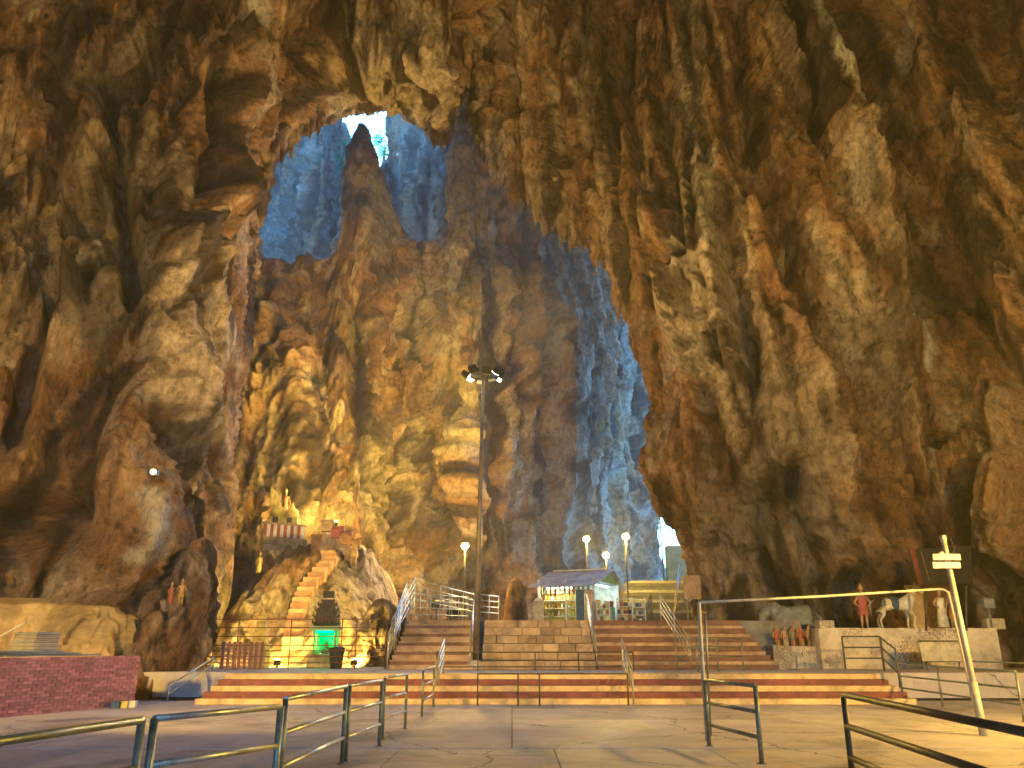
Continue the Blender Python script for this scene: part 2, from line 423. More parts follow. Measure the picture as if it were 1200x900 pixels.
# right side
sc += ridge([(730, -20), (738, 120), (762, 215), (778, 240)], -2.0, 15) + ridge([(872, -20), (868, 90), (880, 160)], -1.9, 13)
sc += pit(774, 330, 15, 34, -2.4) + ridge([(600, 40), (605, 120), (590, 200)], -0.8, 15)
sc += ridge([(930, -10), (946, 100), (960, 160)], -1.5, 7) + ridge([(956, -20), (984, 90), (1014, 190)], 0.9, 9) + ridge([(950, 10), (1000, 200), (1050, 330), (1075, 560)], 1.5, 22)
sc += ridge([(915, 255), (930, 330), (965, 420), (1000, 500)], -1.4, 10) + ridge([(890, 250), (912, 340), (950, 440), (985, 520)], 1.0, 14)
sc += ridge([(835, 200), (830, 300), (845, 420), (875, 470)], 1.6, 24) + ridge([(882, 400), (888, 450), (880, 475)], -1.3, 9)
sc += ridge([(1060, 380), (1072, 330), (1160, 350)], -1.0, 14) + pit(1092, 514, 12, 13, -2.6) + pit(934, 560, 9, 26, -2.4) + pit(1001, 498, 8, 8, -1.8)
sc += ridge([(1150, 455), (1152, 500), (1165, 530)], -0.9, 6) + ridge([(1143, 545), (1133, 590), (1150, 640), (1175, 660)], -1.8, 8) + pit(1185, 600, 42, 62, 2.0)
sc += ridge([(985, 540), (992, 600), (1010, 650)], 1.0, 20) + ridge([(900, 500), (915, 580), (930, 680)], 0.8, 16)
sc += pit(1040, 712, 135, 30, -1.3) + pit(925, 728, 40, 30, -1.0)
sc += ridge([(1040, 690), (1020, 650), (1000, 640)], -0.9, 6)
off = off + np.where(infront, 1.35 * sc * (0.12 + 0.88 * sstep(dl, 12, 55)), 0)
off = off - np.maximum(off - 0.35, 0) * (1 - sstep(dl, 12, 60)) * np.where(infront, 1, 0)
keep = sstep(np.abs(p[:, 1] + 44), 0, 5)
pd = (p + nn * (off * keep)[:, None])
# pale flowstone and white runs
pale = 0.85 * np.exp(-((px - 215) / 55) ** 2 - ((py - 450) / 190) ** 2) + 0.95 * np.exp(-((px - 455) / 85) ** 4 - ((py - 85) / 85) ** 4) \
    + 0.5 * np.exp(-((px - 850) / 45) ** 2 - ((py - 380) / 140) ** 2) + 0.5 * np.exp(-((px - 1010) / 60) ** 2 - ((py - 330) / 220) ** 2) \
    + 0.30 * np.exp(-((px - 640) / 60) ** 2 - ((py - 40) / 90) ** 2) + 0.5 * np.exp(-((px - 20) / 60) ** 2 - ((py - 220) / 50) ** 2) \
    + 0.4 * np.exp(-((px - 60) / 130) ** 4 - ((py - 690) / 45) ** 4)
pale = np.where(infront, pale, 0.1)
white = np.zeros(len(p))
for poly, w, a in (([(956, -20), (964, 20), (984, 90), (1002, 150), (1012, 178)], 6, 0.9), ([(1072, 375), (1080, 405), (1087, 432)], 4, 0.8),
                   ([(290, -10), (296, 20), (292, 36)], 7, 0.6), ([(36, -5), (30, 40)], 4, 0.6), ([(910, 265), (918, 330)], 4, 0.4),
                   ([(1064, 35), (1066, 60), (1062, 85)], 6, 0.6), ([(985, 200), (1000, 260)], 6, 0.35), ([(155, 590), (158, 640), (148, 650)], 7, 0.6), ([(832, 200), (838, 300)], 4, 0.35)):
    d, s = seg_dist(qx, qy, poly); white = np.maximum(white, min(1, a * 1.2) * sstep(d, w * 2.2, w * 0.6))
white = np.where(infront, white, 0)
pd_front = pd
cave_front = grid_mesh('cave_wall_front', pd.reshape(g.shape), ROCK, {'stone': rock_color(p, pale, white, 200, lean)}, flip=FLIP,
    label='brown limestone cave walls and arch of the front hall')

# ------------------------------------------------------------------ the rock wall behind the arch
cols = [  # px, top py, base d
 (150, 200, 47), (230, 260, 46), (300, 305, 45.5), (350, 300, 46), (378, 296, 47), (392, 264, 47.5), (402, 226, 48), (411, 182, 48.5), (420, 152, 48.8), (431, 149, 49), (443, 182, 49.5),
 (453, 226, 50), (463, 264, 50.5), (490, 290, 51.5), (518, 286, 52.5), (533, 250, 53.2), (543, 130, 54), (552, -20, 54.6), (564, -100, 55), (575, -150, 55), (600, -150, 56.5), (640, -150, 60), (680, -150, 65), (720, -140, 71),
 (746, -120, 77), (758, -110, 82), (768, -110, 90)]
rows = []
for cx, ty, d in cols:
    tilt = 7 if cx < 540 else 4
    r = []
    for s in (0, 0.12, 0.25, 0.4, 0.55, 0.7, 0.85, 1.0):
        y_ = 800 + (ty - 800) * s
        r.append(P(cx, y_, d + tilt * s ** 1.5))
    t = r[-1]
    r.append(t + Vector((0, 2.2, 0.2))); r.append(t + Vector((0, 4.0, -5))); r.append(t + Vector((0, 5.5, -24)))
    rows.append([tuple(v) for v in r])
g = spline(spline(rows, 560, 0), 620, 1)
nrm = smooth_grid(grid_normals(g), 6)
if (nrm * (np.array([0, 0, 10.0]) - g)).sum(2)[:, 200].mean() < 0: nrm = -nrm; FLIP = True
else: FLIP = False
p = g.reshape(-1, 3); nn = nrm.reshape(-1, 3); px, py = project(p)
off = rock_offset(p, 40, 0.95, 1.35 - 0.6 * sstep(px, 580, 680), drip=0.8)
qx = px + 9 * perlin(p / 1.6, 81); qy = py + 6 * perlin(p / 1.6, 82)
sc = ridge([(585, 220), (583, 330), (590, 420), (575, 560)], -1.1, 12) + ridge([(560, 330), (562, 480), (540, 640)], 1.5, 16)
sc += ridge([(420, 340), (415, 430), (420, 520)], -2.2, 12) + ridge([(475, 380), (485, 470), (478, 560)], -1.8, 12)
sc += ridge([(345, 440), (350, 520), (340, 620)], 1.3, 22) + pit(333, 590, 11, 22, -1.8) + pit(605, 700, 15, 34, -3) + pit(610, 360, 18, 60, 0.8)
sc += ridge([(440, 560), (470, 610), (455, 680)], -1.4, 22) + ridge([(520, 300), (515, 420)], 1.0, 18) + ridge([(390, 250), (380, 320)], -1.5, 9)
top = np.broadcast_to(np.linspace(0, 1, g.shape[1])[None, :], g.shape[:2]).ravel()
fade = 0.42 + 0.58 * np.maximum(sstep(py, 300, 380), sstep(px, 530, 570))
pd = p + nn * ((off + sc) * fade)[:, None]
pale = 0.2 + 0.3 * np.exp(-((px - 560) / 35) ** 2 - ((py - 520) / 160) ** 2) + 0.25 * np.exp(-((px - 680) / 80) ** 2) + 0.3 * np.exp(-((px - 330) / 60) ** 2 - ((py - 560) / 120) ** 2)  # paler stone around the niche puts some flood wash into the colour
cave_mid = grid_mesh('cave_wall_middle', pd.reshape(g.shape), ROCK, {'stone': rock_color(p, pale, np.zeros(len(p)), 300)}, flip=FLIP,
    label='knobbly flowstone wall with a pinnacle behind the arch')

# ------------------------------------------------------------------ the far rim of the open rear chamber
cols = [(120, 60), (260, 70), (330, 90), (370, 105), (382, 118), (385, 172), (393, 200), (410, 208), (430, 206), (446, 196), (456, 190), (461, 160), (466, 118), (490, 95), (540, 60), (640, 20), (760, 0)]
rows = []
for k, (cx, ty) in enumerate(cols):
    d = 84 + 5 * math.sin(k * 1.3)
    r = [P(cx, 420 + (ty - 420) * s, d + 3 * s) for s in (-0.6, 0, 0.3, 0.6, 0.85, 1.0)]
    t = r[-1]; r += [t + Vector((0, 5, 1)), t + Vector((0, 14, 3))]
    rows.append([tuple(v) for v in r])
g = spline(spline(rows, 300, 0), 240, 1)
nrm = smooth_grid(grid_normals(g), 4)
if (nrm * (np.array([0, 0, 10.0]) - g)).sum(2)[:, 100].mean() < 0: nrm = -nrm; FLIP = True
else: FLIP = False
p = g.reshape(-1, 3); nn = nrm.reshape(-1, 3); px, py = project(p)
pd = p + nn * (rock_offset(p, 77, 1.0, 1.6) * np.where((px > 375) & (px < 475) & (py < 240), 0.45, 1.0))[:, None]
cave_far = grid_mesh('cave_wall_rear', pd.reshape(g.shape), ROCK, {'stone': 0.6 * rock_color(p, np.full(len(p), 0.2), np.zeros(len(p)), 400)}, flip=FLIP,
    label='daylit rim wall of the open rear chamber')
# ------------------------------------------------------------------ materials of built things
def per_object(mat, lo=0.75, hi=1.2):                # each piece gets its own tone
    n, l = mat.node_tree.nodes, mat.node_tree.links; b = n['Principled BSDF']
    src = b.inputs['Base Color'].links[0].from_socket
    oi = N(n, 'ShaderNodeObjectInfo'); mr = N(n, 'ShaderNodeMapRange'); mr.inputs['To Min'].default_value = lo; mr.inputs['To Max'].default_value = hi
    l.new(oi.outputs['Random'], mr.inputs[0])
    hs = N(n, 'ShaderNodeHueSaturation'); l.new(mr.outputs[0], hs.inputs['Value']); l.new(src, hs.inputs['Color']); l.new(hs.outputs[0], b.inputs['Base Color'])
    return mat
def floor_mat():
    m, n, l, b = new_mat('plaza concrete'); tc = N(n, 'ShaderNodeTexCoord'); ge = N(n, 'ShaderNodeNewGeometry')
    def noise(s_, d_=6, r_=0.65, ds=0.0):
        t = N(n, 'ShaderNodeTexNoise', Scale=s_, Detail=d_, Roughness=r_, Distortion=ds); l.new(ge.outputs['Position'], t.inputs['Vector']); return t.outputs[0]
    def mixc(f, a_, c_, mode='MIX'):
        x = N(n, 'ShaderNodeMix', data_type='RGBA', blend_type=mode); l.new(f, x.inputs[0])
        l.new(a_, x.inputs[6]); x.inputs[7].default_value = (*c_, 1); return x.outputs[2]
    def band(src, lo, hi, k=1.0):
        r_ = N(n, 'ShaderNodeMapRange'); r_.interpolation_type = 'SMOOTHSTEP'; r_.inputs['From Min'].default_value = lo; r_.inputs['From Max'].default_value = hi; r_.inputs['To Max'].default_value = k; l.new(src, r_.inputs[0]); return r_.outputs[0]
    base = ramp(n, [(0.3, (0.33, 0.295, 0.325)), (0.5, (0.47, 0.42, 0.455)), (0.7, (0.60, 0.55, 0.58))]); l.new(noise(0.7, 9, 0.7), base.inputs[0])  # lilac cast of the daylight put into the concrete tones
    c_ = mixc(band(noise(0.33, 6, 0.6, 0.8), 0.53, 0.62, 0.6), base.outputs[0], (0.15, 0.135, 0.13))        # damp patches
    c_ = mixc(band(noise(5.5, 8, 0.75), 0.56, 0.7, 0.55), c_, (0.17, 0.15, 0.14))                            # dirt specks
    c_ = mixc(band(noise(1.6, 7, 0.7, 1.5), 0.60, 0.68, 0.5), c_, (0.68, 0.66, 0.64))                       # lime and drip marks
    nz = N(n, 'ShaderNodeTexNoise', Scale=0.8, Detail=6, Roughness=0.6); l.new(ge.outputs['Position'], nz.inputs['Vector'])
    mv = N(n, 'ShaderNodeMix', data_type='RGBA', blend_type='ADD'); mv.inputs[0].default_value = 1.4; l.new(ge.outputs['Position'], mv.inputs[6]); l.new(nz.outputs[1], mv.inputs[7])
    vo = N(n, 'ShaderNodeTexVoronoi', Scale=0.22); vo.feature = 'DISTANCE_TO_EDGE'; l.new(mv.outputs[2], vo.inputs['Vector'])
    c_ = mixc(band(vo.outputs[0], 0.006, 0.001, 0.85), c_, (0.05, 0.045, 0.04))                              # cracks
    l.new(c_, b.inputs['Base Color'])
    rr = N(n, 'ShaderNodeMapRange'); rr.inputs['From Min'].default_value = 0.42; rr.inputs['From Max'].default_value = 0.6; rr.inputs['To Min'].default_value = 0.74; rr.inputs['To Max'].default_value = 0.58
    l.new(noise(0.33, 6, 0.6, 0.8), rr.inputs[0]); l.new(rr.outputs[0], b.inputs['Roughness'])
    bp = N(n, 'ShaderNodeBump', Strength=0.22, Distance=0.03); l.new(noise(6, 6, 0.7), bp.inputs['Height']); l.new(bp.outputs[0], b.inputs['Normal'])
    return m
CONC = per_object(floor_mat(), 0.86, 1.1)
DIRT = grained('dark ground', (0.08, 0.065, 0.05), (0.15, 0.12, 0.10), 1.2, 0.9, 0, 0.4, 14)
YEL = grained('yellow step paint', (0.40, 0.30, 0.13), (0.74, 0.54, 0.20), 2.4, 0.75, 0, 0.2, 30, (0.66, 0.47, 0.17))
RED = grained('red step paint', (0.10, 0.035, 0.025), (0.23, 0.07, 0.045), 2.2, 0.75, 0, 0.2, 30, (0.17, 0.055, 0.035))
TANP = grained('worn tan step paint', (0.22, 0.14, 0.08), (0.50, 0.36, 0.21), 1.6, 0.8, 0, 0.25, 24, (0.36, 0.24, 0.13), (1, 1, 2))
BRNP = grained('worn brown step paint', (0.09, 0.05, 0.035), (0.23, 0.12, 0.08), 1.6, 0.8, 0, 0.25, 24, (0.15, 0.075, 0.05), (1, 1, 2))
STONE = per_object(grained('cut stone', (0.20, 0.135, 0.08), (0.46, 0.34, 0.21), 2.5, 0.85, 0, 0.5, 16, (0.34, 0.24, 0.15)), 0.7, 1.25)
BRICK = per_object(grained('brick', (0.36, 0.13, 0.14), (0.55, 0.24, 0.25), 3, 0.85, 0, 0.4, 30, (0.46, 0.18, 0.19)), 0.65, 1.3)
MORT = grained('mortar', (0.26, 0.17, 0.16), (0.36, 0.25, 0.23), 5, 0.9)
GPIPE = grained('dull green pipe', (0.13, 0.15, 0.13), (0.26, 0.28, 0.24), 7, 0.40, 0.5, 0.12, 60, (0.17, 0.17, 0.11))
STEEL = grained('galvanised pipe', (0.40, 0.43, 0.45), (0.68, 0.70, 0.72), 6, 0.38, 0.7, 0.08, 60)
DARKP = grained('dark rail paint', (0.06, 0.055, 0.045), (0.13, 0.11, 0.09), 6, 0.5, 0.4, 0.1, 60)
REDP = grained('maroon rail paint', (0.10, 0.02, 0.015), (0.2, 0.05, 0.03), 6, 0.55, 0.1, 0.1, 60)
CREAMP = grained('cream pipe paint', (0.40, 0.37, 0.28), (0.62, 0.58, 0.46), 4, 0.5, 0.1, 0.15, 40)
PLAST = grained('cracked white plaster', (0.24, 0.19, 0.13), (0.62, 0.55, 0.46), 1.4, 0.85, 0, 0.4, 9, (0.50, 0.44, 0.36))
def crackle(mat, scale, amount):
    n, l = mat.node_tree.nodes, mat.node_tree.links; b = n['Principled BSDF']; src = b.inputs['Base Color'].links[0].from_socket
    tc = N(n, 'ShaderNodeTexCoord'); nz = N(n, 'ShaderNodeTexNoise', Scale=3.0, Detail=5); l.new(tc.outputs['Object'], nz.inputs['Vector'])
    mv = N(n, 'ShaderNodeMix', data_type='RGBA', blend_type='ADD'); mv.inputs[0].default_value = 0.4; l.new(tc.outputs['Object'], mv.inputs[6]); l.new(nz.outputs[1], mv.inputs[7])
    vo = N(n, 'ShaderNodeTexVoronoi', Scale=scale); vo.feature = 'DISTANCE_TO_EDGE'; l.new(mv.outputs[2], vo.inputs['Vector'])
    n2 = N(n, 'ShaderNodeTexNoise', Scale=0.9, Detail=4); l.new(tc.outputs['Object'], n2.inputs['Vector'])
    th = N(n, 'ShaderNodeMapRange'); th.inputs['From Min'].default_value = 0.42; th.inputs['From Max'].default_value = 0.62; th.inputs['To Min'].default_value = 0.0; th.inputs['To Max'].default_value = 0.11; l.new(n2.outputs[0], th.inputs[0])
    lt = N(n, 'ShaderNodeMath', operation='LESS_THAN'); l.new(vo.outputs[0], lt.inputs[0]); l.new(th.outputs[0], lt.inputs[1])
    am = N(n, 'ShaderNodeMath', operation='MULTIPLY'); am.inputs[1].default_value = amount; l.new(lt.outputs[0], am.inputs[0])
    mx = N(n, 'ShaderNodeMix', data_type='RGBA'); l.new(am.outputs[0], mx.inputs[0]); l.new(src, mx.inputs[6]); mx.inputs[7].default_value = (0.06, 0.045, 0.03, 1); l.new(mx.outputs[2], b.inputs['Base Color'])
crackle(PLAST, 9.0, 0.7)
YWALL = grained('yellow lime wash', (0.34, 0.23, 0.08), (0.58, 0.43, 0.16), 0.8, 0.85, 0, 1.0, 5, (0.48, 0.34, 0.12), grime=0.6)
BLACK = grained('black board', (0.012, 0.011, 0.010), (0.03, 0.027, 0.025), 5, 0.6)
GALV = grained('zinc sheet', (0.24, 0.28, 0.34), (0.42, 0.47, 0.55), 3, 0.45, 0.5, 0.1, 20)
BLUEZ = grained('roof sheet', (0.26, 0.28, 0.34), (0.50, 0.48, 0.48), 2.2, 0.5, 0.2, 0.1, 20, (0.58, 0.54, 0.52))
WHITE = grained('white paint', (0.55, 0.53, 0.50), (0.74, 0.72, 0.69), 5, 0.5, 0, 0.1, 40)
GOLD = grained('gold paint', (0.32, 0.18, 0.03), (0.52, 0.32, 0.07), 9, 0.5, 0.2, 0.2, 50)
LEMON = grained('yellow paint', (0.55, 0.42, 0.03), (0.75, 0.60, 0.05), 6, 0.6, 0, 0.15, 40)
WOODM = grained('weathered wood', (0.12, 0.07, 0.04), (0.26, 0.17, 0.10), 4, 0.8, 0, 0.3, 30, None, (1, 1, 6))
CLOTHR = grained('red cloth paint', (0.24, 0.05, 0.04), (0.38, 0.10, 0.07), 12, 0.7)
CLOTHB = grained('blue cloth paint', (0.03, 0.06, 0.16), (0.06, 0.11, 0.26), 12, 0.7)
SKINP = grained('ochre figure paint', (0.28, 0.15, 0.07), (0.44, 0.26, 0.13), 10, 0.6)
GREYP = grained('grey figure paint', (0.14, 0.15, 0.17), (0.26, 0.28, 0.31), 5, 0.7)
HORSE = grained('white figure paint', (0.46, 0.43, 0.38), (0.70, 0.67, 0.62), 5, 0.6)
CARVE = grained('dark carved stone', (0.05, 0.04, 0.03), (0.14, 0.11, 0.08), 8, 0.8, 0, 0.5, 25)
GREENW = grained('pale green plaster', (0.26, 0.48, 0.20), (0.42, 0.62, 0.32), 5, 0.6)
STAIRW = grained('pale stair paint', (0.28, 0.19, 0.10), (0.46, 0.33, 0.19), 3, 0.8, 0, 0.2, 25)
STAIRO = grained('orange stair paint', (0.22, 0.11, 0.05), (0.38, 0.2, 0.09), 3, 0.8, 0, 0.2, 25)
BSTAIR = grained('grey stair concrete', (0.16, 0.155, 0.17), (0.30, 0.29, 0.31), 2.5, 0.75, 0, 0.25, 20)
DSTAIR = grained('dark stair riser', (0.05, 0.05, 0.06), (0.10, 0.10, 0.11), 2.5, 0.8)
PLUM = grained('painted panel', (0.26, 0.17, 0.12), (0.42, 0.30, 0.22), 3, 0.8)
LEAF, _n, _l, _b = new_mat('leaves')
_t = N(_n, 'ShaderNodeBsdfTranslucent'); _t.inputs[0].default_value = (0.10, 0.24, 0.04, 1); _m = N(_n, 'ShaderNodeMixShader'); _m.inputs[0].default_value = 0.55
_b.inputs['Base Color'].default_value = (0.07, 0.14, 0.03, 1); _b.inputs['Roughness'].default_value = 0.6
_o = _n['Material Output']; _l.new(_b.outputs[0], _m.inputs[1]); _l.new(_t.outputs[0], _m.inputs[2]); _l.new(_m.outputs[0], _o.inputs[0])
GLASSP = glow('lamp globe lit sodium', (1.0, 0.50, 0.13), 0.7)
TUBE = glow('fluorescent tube', (1.0, 0.92, 0.72), 6.0)
WARMT = glow('warm bulb strip', (1.0, 0.80, 0.38), 9.0)

# ------------------------------------------------------------------ ground, plaza, steps, terrace
gm = MB().box((0, 60, -0.56), (900, 900, 1.0)).build('ground', DIRT, kind='structure', label='dark earth under the paving and around the cave')
SX0, SX1 = -24.0, 24.0
slab_me = {}
def slab(x0, x1, y0, y1):
    w, d = round(x1 - x0, 3), round(y1 - y0, 3)
    if (w, d) not in slab_me:
        g_ = 0.008; me = MB()
        me.box((0, 0, 0.03), (w - 2 * g_, d - 2 * g_, 0.06)); slab_me[(w, d)] = me.mesh('slab'); slab_me[(w, d)].materials.append(CONC)
    inst(slab_me[(w, d)], 'slab', gm, ((x0 + x1) / 2, (y0 + y1) / 2, -0.06))
for y0, y1, w in ((-8, -3, 6.0), (-3, 3.4, 6.0), (3.4, 8.6, 2.4), (8.6, 13.86, 2.4), (13.94, 19.0, 6.0), (19.0, 25.2, 6.0)):
    x = SX0 + (0.65 if w < 3 else 0)
    while x < SX1 - 1:
        slab(x, min(x + w, SX1 + 2), y0, y1); x += w
MB().box((0, 13.9, -0.035), (48, 0.076, 0.05)).build('joint_strip', WOODM, gm)

low = empty('broad_steps', (0, 0, 0), label='broad low flight of yellow and red striped steps across the plaza', cat='steps')
for k in range(5):
    y0 = 23.6 + 0.30 * k; xa, xb = -8.62 + 0.09 * k, 11.0 - 0.10 * k
    MB().box(((xa + xb) / 2, (y0 + 25.6) / 2, 0.075 + 0.15 * k), (xb - xa, 25.6 - y0, 0.15)).build('step', YEL if k % 2 == 0 else RED, low, 0.012)
MB().box((0.95, 27.1, 0.375), (19.1, 3.0, 0.755)).build('landing', CONC, kind='structure', label='grey concrete landing above the striped steps')
MB().box((-10.6, 33.0, 0.36), (13.0, 12.0, 0.74)).build('shrine_court', CONC, kind='structure', label='concrete court in front of the golden shrine mound')
MB().box((16.0, 32.0, 0.36), (12.0, 11.0, 0.73)).build('statue_court', CONC, kind='structure', label='paved court before the statue ledge')
TZ = 2.41
def flight(name, x0, x1, n, y0, z0, z1, run, mats, label, splay=(0, 0)):
    t = empty(name, (0, 0, 0), label=label, cat='staircase'); rise = (z1 - z0) / n
    for k in range(n):
        ya = y0 + run * k; s = k / (n - 1)
        xa, xb = x0 + splay[0] * s, x1 + splay[1] * s
        MB().box(((xa + xb) / 2, ya + 0.5 * (run * (n - k) + 0.4), z0 + rise * (k + 0.5)), (xb - xa, run * (n - k) + 0.4, rise)).build('step', mats[k % len(mats)], t, 0.012)
        MB().box(((xa + xb) / 2, ya + run * 0.5 - 0.03, z0 + rise * (k + 1) - 0.018), (xb - xa + 0.03, run + 0.0, 0.042)).build('tread', mats[(k + 1) % len(mats)] if len(mats) > 2 else mats[0], bpy.data.objects[t.children[-1].name], 0.008)
    return t
flight('stone_stairs', -4.15, -1.32, 11, 28.6, 0.752, TZ, 0.29, [TANP, BRNP], 'worn narrow staircase beside the tall light mast', (0.3, 0))
flight('stone_stairs', 2.86, 8.9, 11, 28.6, 0.752, TZ, 0.29, [BRNP, TANP], 'wide worn staircase leading up to the lit kiosk', (0, -0.45))
tier = empty('stone_terraces', (0, 0, 0), label='block of stepped masonry tiers between the two staircases', cat='terrace')
srnd = random.Random(3)
for k in range(6):
    zz = 0.752 + (TZ - 0.752) / 6 * k; h = (TZ - 0.752) / 6; y0 = 28.62 + 0.5 * k; x = -1.02
    MB().box((0.92, y0 + 0.25 + (31.8 - y0) / 2, zz + h / 2 - 0.006), (3.86, 31.8 - y0, h - 0.016)).build('tier', MORT, tier)
    while x < 2.78:
        w = min(srnd.uniform(0.42, 0.78), 2.82 - x)
        if 2.82 - x - w < 0.25: w = 2.82 - x
        MB().box((x + w / 2, y0 + 0.15 + srnd.uniform(-0.015, 0.015), zz + h / 2), (w - 0.016, 0.3, h - 0.014)).build('stone', STONE, tier, 0.012)
        x += w
MB().box((3.4, 47.0, 1.19), (14.9, 30.2, 2.43)).build('terrace', BSTAIR, kind='structure', label='raised concrete terrace where the kiosk stands')
flight('far_stairs', X(742, 47, 4), X(818, 47, 4) + 1.4, 13, 45.5, TZ + 0.003, Zat(683, 50), 0.36, [DSTAIR, GREYP, DSTAIR], 'blue lit staircase climbing to the far daylight opening')
MB().box((17.2, 62, 2.6), (20, 23.4, 5.25)).build('upper_terrace', BSTAIR, kind='structure', label='ground of the open chamber above the far stairs')

# ------------------------------------------------------------------ railings
def rails(name, posts, h, levels, mat, label, r=0.024, rp=0.03, pmat=None, cat='railing', group=None, ext=None):
    """posts: foot points; levels: heights of the rails as shares of h; returns the thing"""
    base = Vector(posts[0]); t = empty(name, base, label=label, cat=cat, group=group)
    pl = [Vector(p_) - base for p_ in posts]
    for p_ in pl:
        MB().tube([p_, p_ + Vector((0, 0, h - (0.0 if 1.0 in levels else 0.0)))], rp, 10).lathe([(rp * 2.2, 0), (rp * 2.2, 0.012), (rp * 1.2, 0.014)], p_, 12).build('post', pmat or mat, t)
    for lv in levels:
        pts = [p_ + Vector((0, 0, h * lv)) for p_ in pl]
        if ext and lv == 1.0:
            pts = [pts[0] + Vector(ext[0])] + pts + [pts[-1] + Vector(ext[1])]
        MB().tube(pts, r, 10).build('rail', mat, t)
    return t
L3 = (1.0, 0.66, 0.33)
HT = 1.0
def gp(px, py, z=0.0): return G(px, py, z)
def top(px, py, h=HT, z=0.0):                        # foot of a post whose top shows at (px, py)
    v = G(px, py, z + h); v.z = z; return v
rails('pipe_railing', [top(-180, 895), top(166, 844)], HT, L3, GPIPE, 'dull pipe barrier cut by the bottom corner, below the brick wall', 0.03, 0.032)
rails('pipe_railing', [top(181, 842), top(329, 828)], HT, L3, STEEL, 'grey pipe barrier with shiny rails, second from the brick wall', 0.027, 0.032, GPIPE)
rails('pipe_railing', [top(335, 819), top(406, 804)], HT, L3, STEEL, 'short pipe barrier with olive posts, third in the row receding from the brick wall', 0.026, 0.032, GPIPE)
rails('pipe_railing', [top(410, 803.5), top(448, 797)], HT, L3, STEEL, 'pipe barrier, fourth in the row receding towards the striped steps', 0.025, 0.03, GPIPE)
rails('pipe_railing', [top(451, 794), top(477, 790)], HT, L3, STEEL, 'smallest pipe barrier at the far end of the receding row', 0.024, 0.028, GPIPE)
rails('pipe_railing', [top(496, 785, 1.0), top(509, 781, 1.0)], HT, L3, STEEL, 'narrow pipe barrier standing right before the striped steps', 0.024, 0.028, GPIPE)
rails('pipe_railing', [top(826, 797), top(885, 804)], HT, L3, GPIPE, 'olive pipe barrier standing alone on the plaza near the tall gate frame', 0.028, 0.033)
rails('pipe_railing', [top(988, 814), top(1260, 870)], HT, L3, DARKP, 'large dark pipe barrier running out of the bottom corner beside the leaning pole', 0.034, 0.033)
rails('pipe_railing', [top(1053, 778), top(1098, 781), top(1190, 787)], HT, L3, GPIPE, 'green pipe barrier behind the leaning cream pole', 0.025, 0.03)
rails('pipe_railing', [top(1085, 775), top(1130, 775), top(1230, 778)], HT, L3, GPIPE, 'dark green pipe barrier in front of the cream board', 0.024, 0.028)
# rails along the striped steps and landing
LZ = 0.752
rails('plaza_railing', [Vector((X(560, 23.3, 0.8), 23.3, 0)), Vector((X(607, 23.3, 0.8), 23.3, 0)), Vector((X(632, 23.3, .8), 23.3, 0)), Vector((X(735, 23.35, .8), 23.35, 0))], 0.80, (1.0,), DARKP,
      'single dark rail on thin posts along the foot of the striped steps', 0.022, 0.022)
rails('landing_railing', [Vector((X(x_, 27.9, 1.2), 27.9, LZ)) for x_ in (512, 560, 627, 678, 742)], 0.56, (1.0, 0.2), DARKP, 'low dark railing across the landing below the masonry tiers', 0.022, 0.022)
def handrail(name, a, b, hs, mat, label, nposts=3, r=0.022, group=None):
    a, b = Vector(a), Vector(b); t = empty(name, a, label=label, cat='handrail', group=group); d = b - a
    for k in range(nposts):
        q = d * (k / (nposts - 1)); MB().tube([q, q + Vector((0, 0, hs[0]))], r, 8).build('post', mat, t)
    for h_ in hs: MB().tube([Vector((0, 0, h_)), d + Vector((0, 0, h_))], r, 8).build('rail', mat, t)
    return t
HS = (0.95, 0.75, 0.55, 0.35)
handrail('stair_handrail', (X(509, 23.7, .5), 23.6, 0.0), (X(521, 25.2, 1.5), 25.0, LZ), HS, STEEL, 'shiny steel handrail on the striped steps below the mast')
handrail('stair_handrail', (X(741, 23.7, .5), 23.6, 0.0), (X(728, 25.2, 1.5), 25.0, LZ), HS, STEEL, 'shiny steel handrail on the striped steps below the kiosk')
handrail('stair_handrail', (-1.42, 28.7, LZ), (-1.42, 31.7, TZ), HS, STEEL, 'steel handrail between the narrow staircase and the mast')
handrail('stair_handrail', (2.84, 28.7, LZ), (2.84, 31.7, TZ), HS, STEEL, 'steel handrail between the masonry tiers and the wide staircase')
handrail('stair_handrail', (6.0, 28.7, LZ), (5.6, 31.7, TZ), HS, STEEL, 'steel handrail down the middle of the wide staircase')
handrail('stair_guard', (X(454, 28.5, 1), 28.5, LZ), (X(476, 31.9, 3), 31.9, TZ + 0.25), (1.15, 0.95, 0.75, 0.55, 0.35), STEEL, 'many barred steel guard up the outer side of the narrow staircase', 4)
handrail('stair_guard', (X(457, 30.5, 2), 30.8, LZ + 0.5), (X(486, 33.6, 4), 33.8, TZ + 0.55), (1.15, 0.9, 0.65, 0.4), STEEL, 'steel guard climbing behind the narrow staircase towards the rock', 4)
handrail('bank_railing', (X(487, 33.8, 4), 33.8, TZ + 0.45), (X(556, 37, 3.2), 37.0, TZ + 0.05), (1.2, 0.95, 0.7, 0.45), STEEL, 'long sloping steel railing above the narrow staircase', 6)
handrail('bank_railing', (X(480, 32.0, 3), 32.2, TZ), (X(548, 34.5, 2.8), 34.5, TZ), (1.0, 0.75, 0.5, 0.25), STEEL, 'level steel railing along the top of the narrow staircase', 7, 0.02)
handrail('bank_railing', (X(562, 37.0, 3.2), 37.0, TZ), (X(584, 38.5, 3), 38.5, TZ), (1.25, 1.0, 0.75, 0.5), STEEL, 'short steel railing on the terrace right behind the mast', 3)
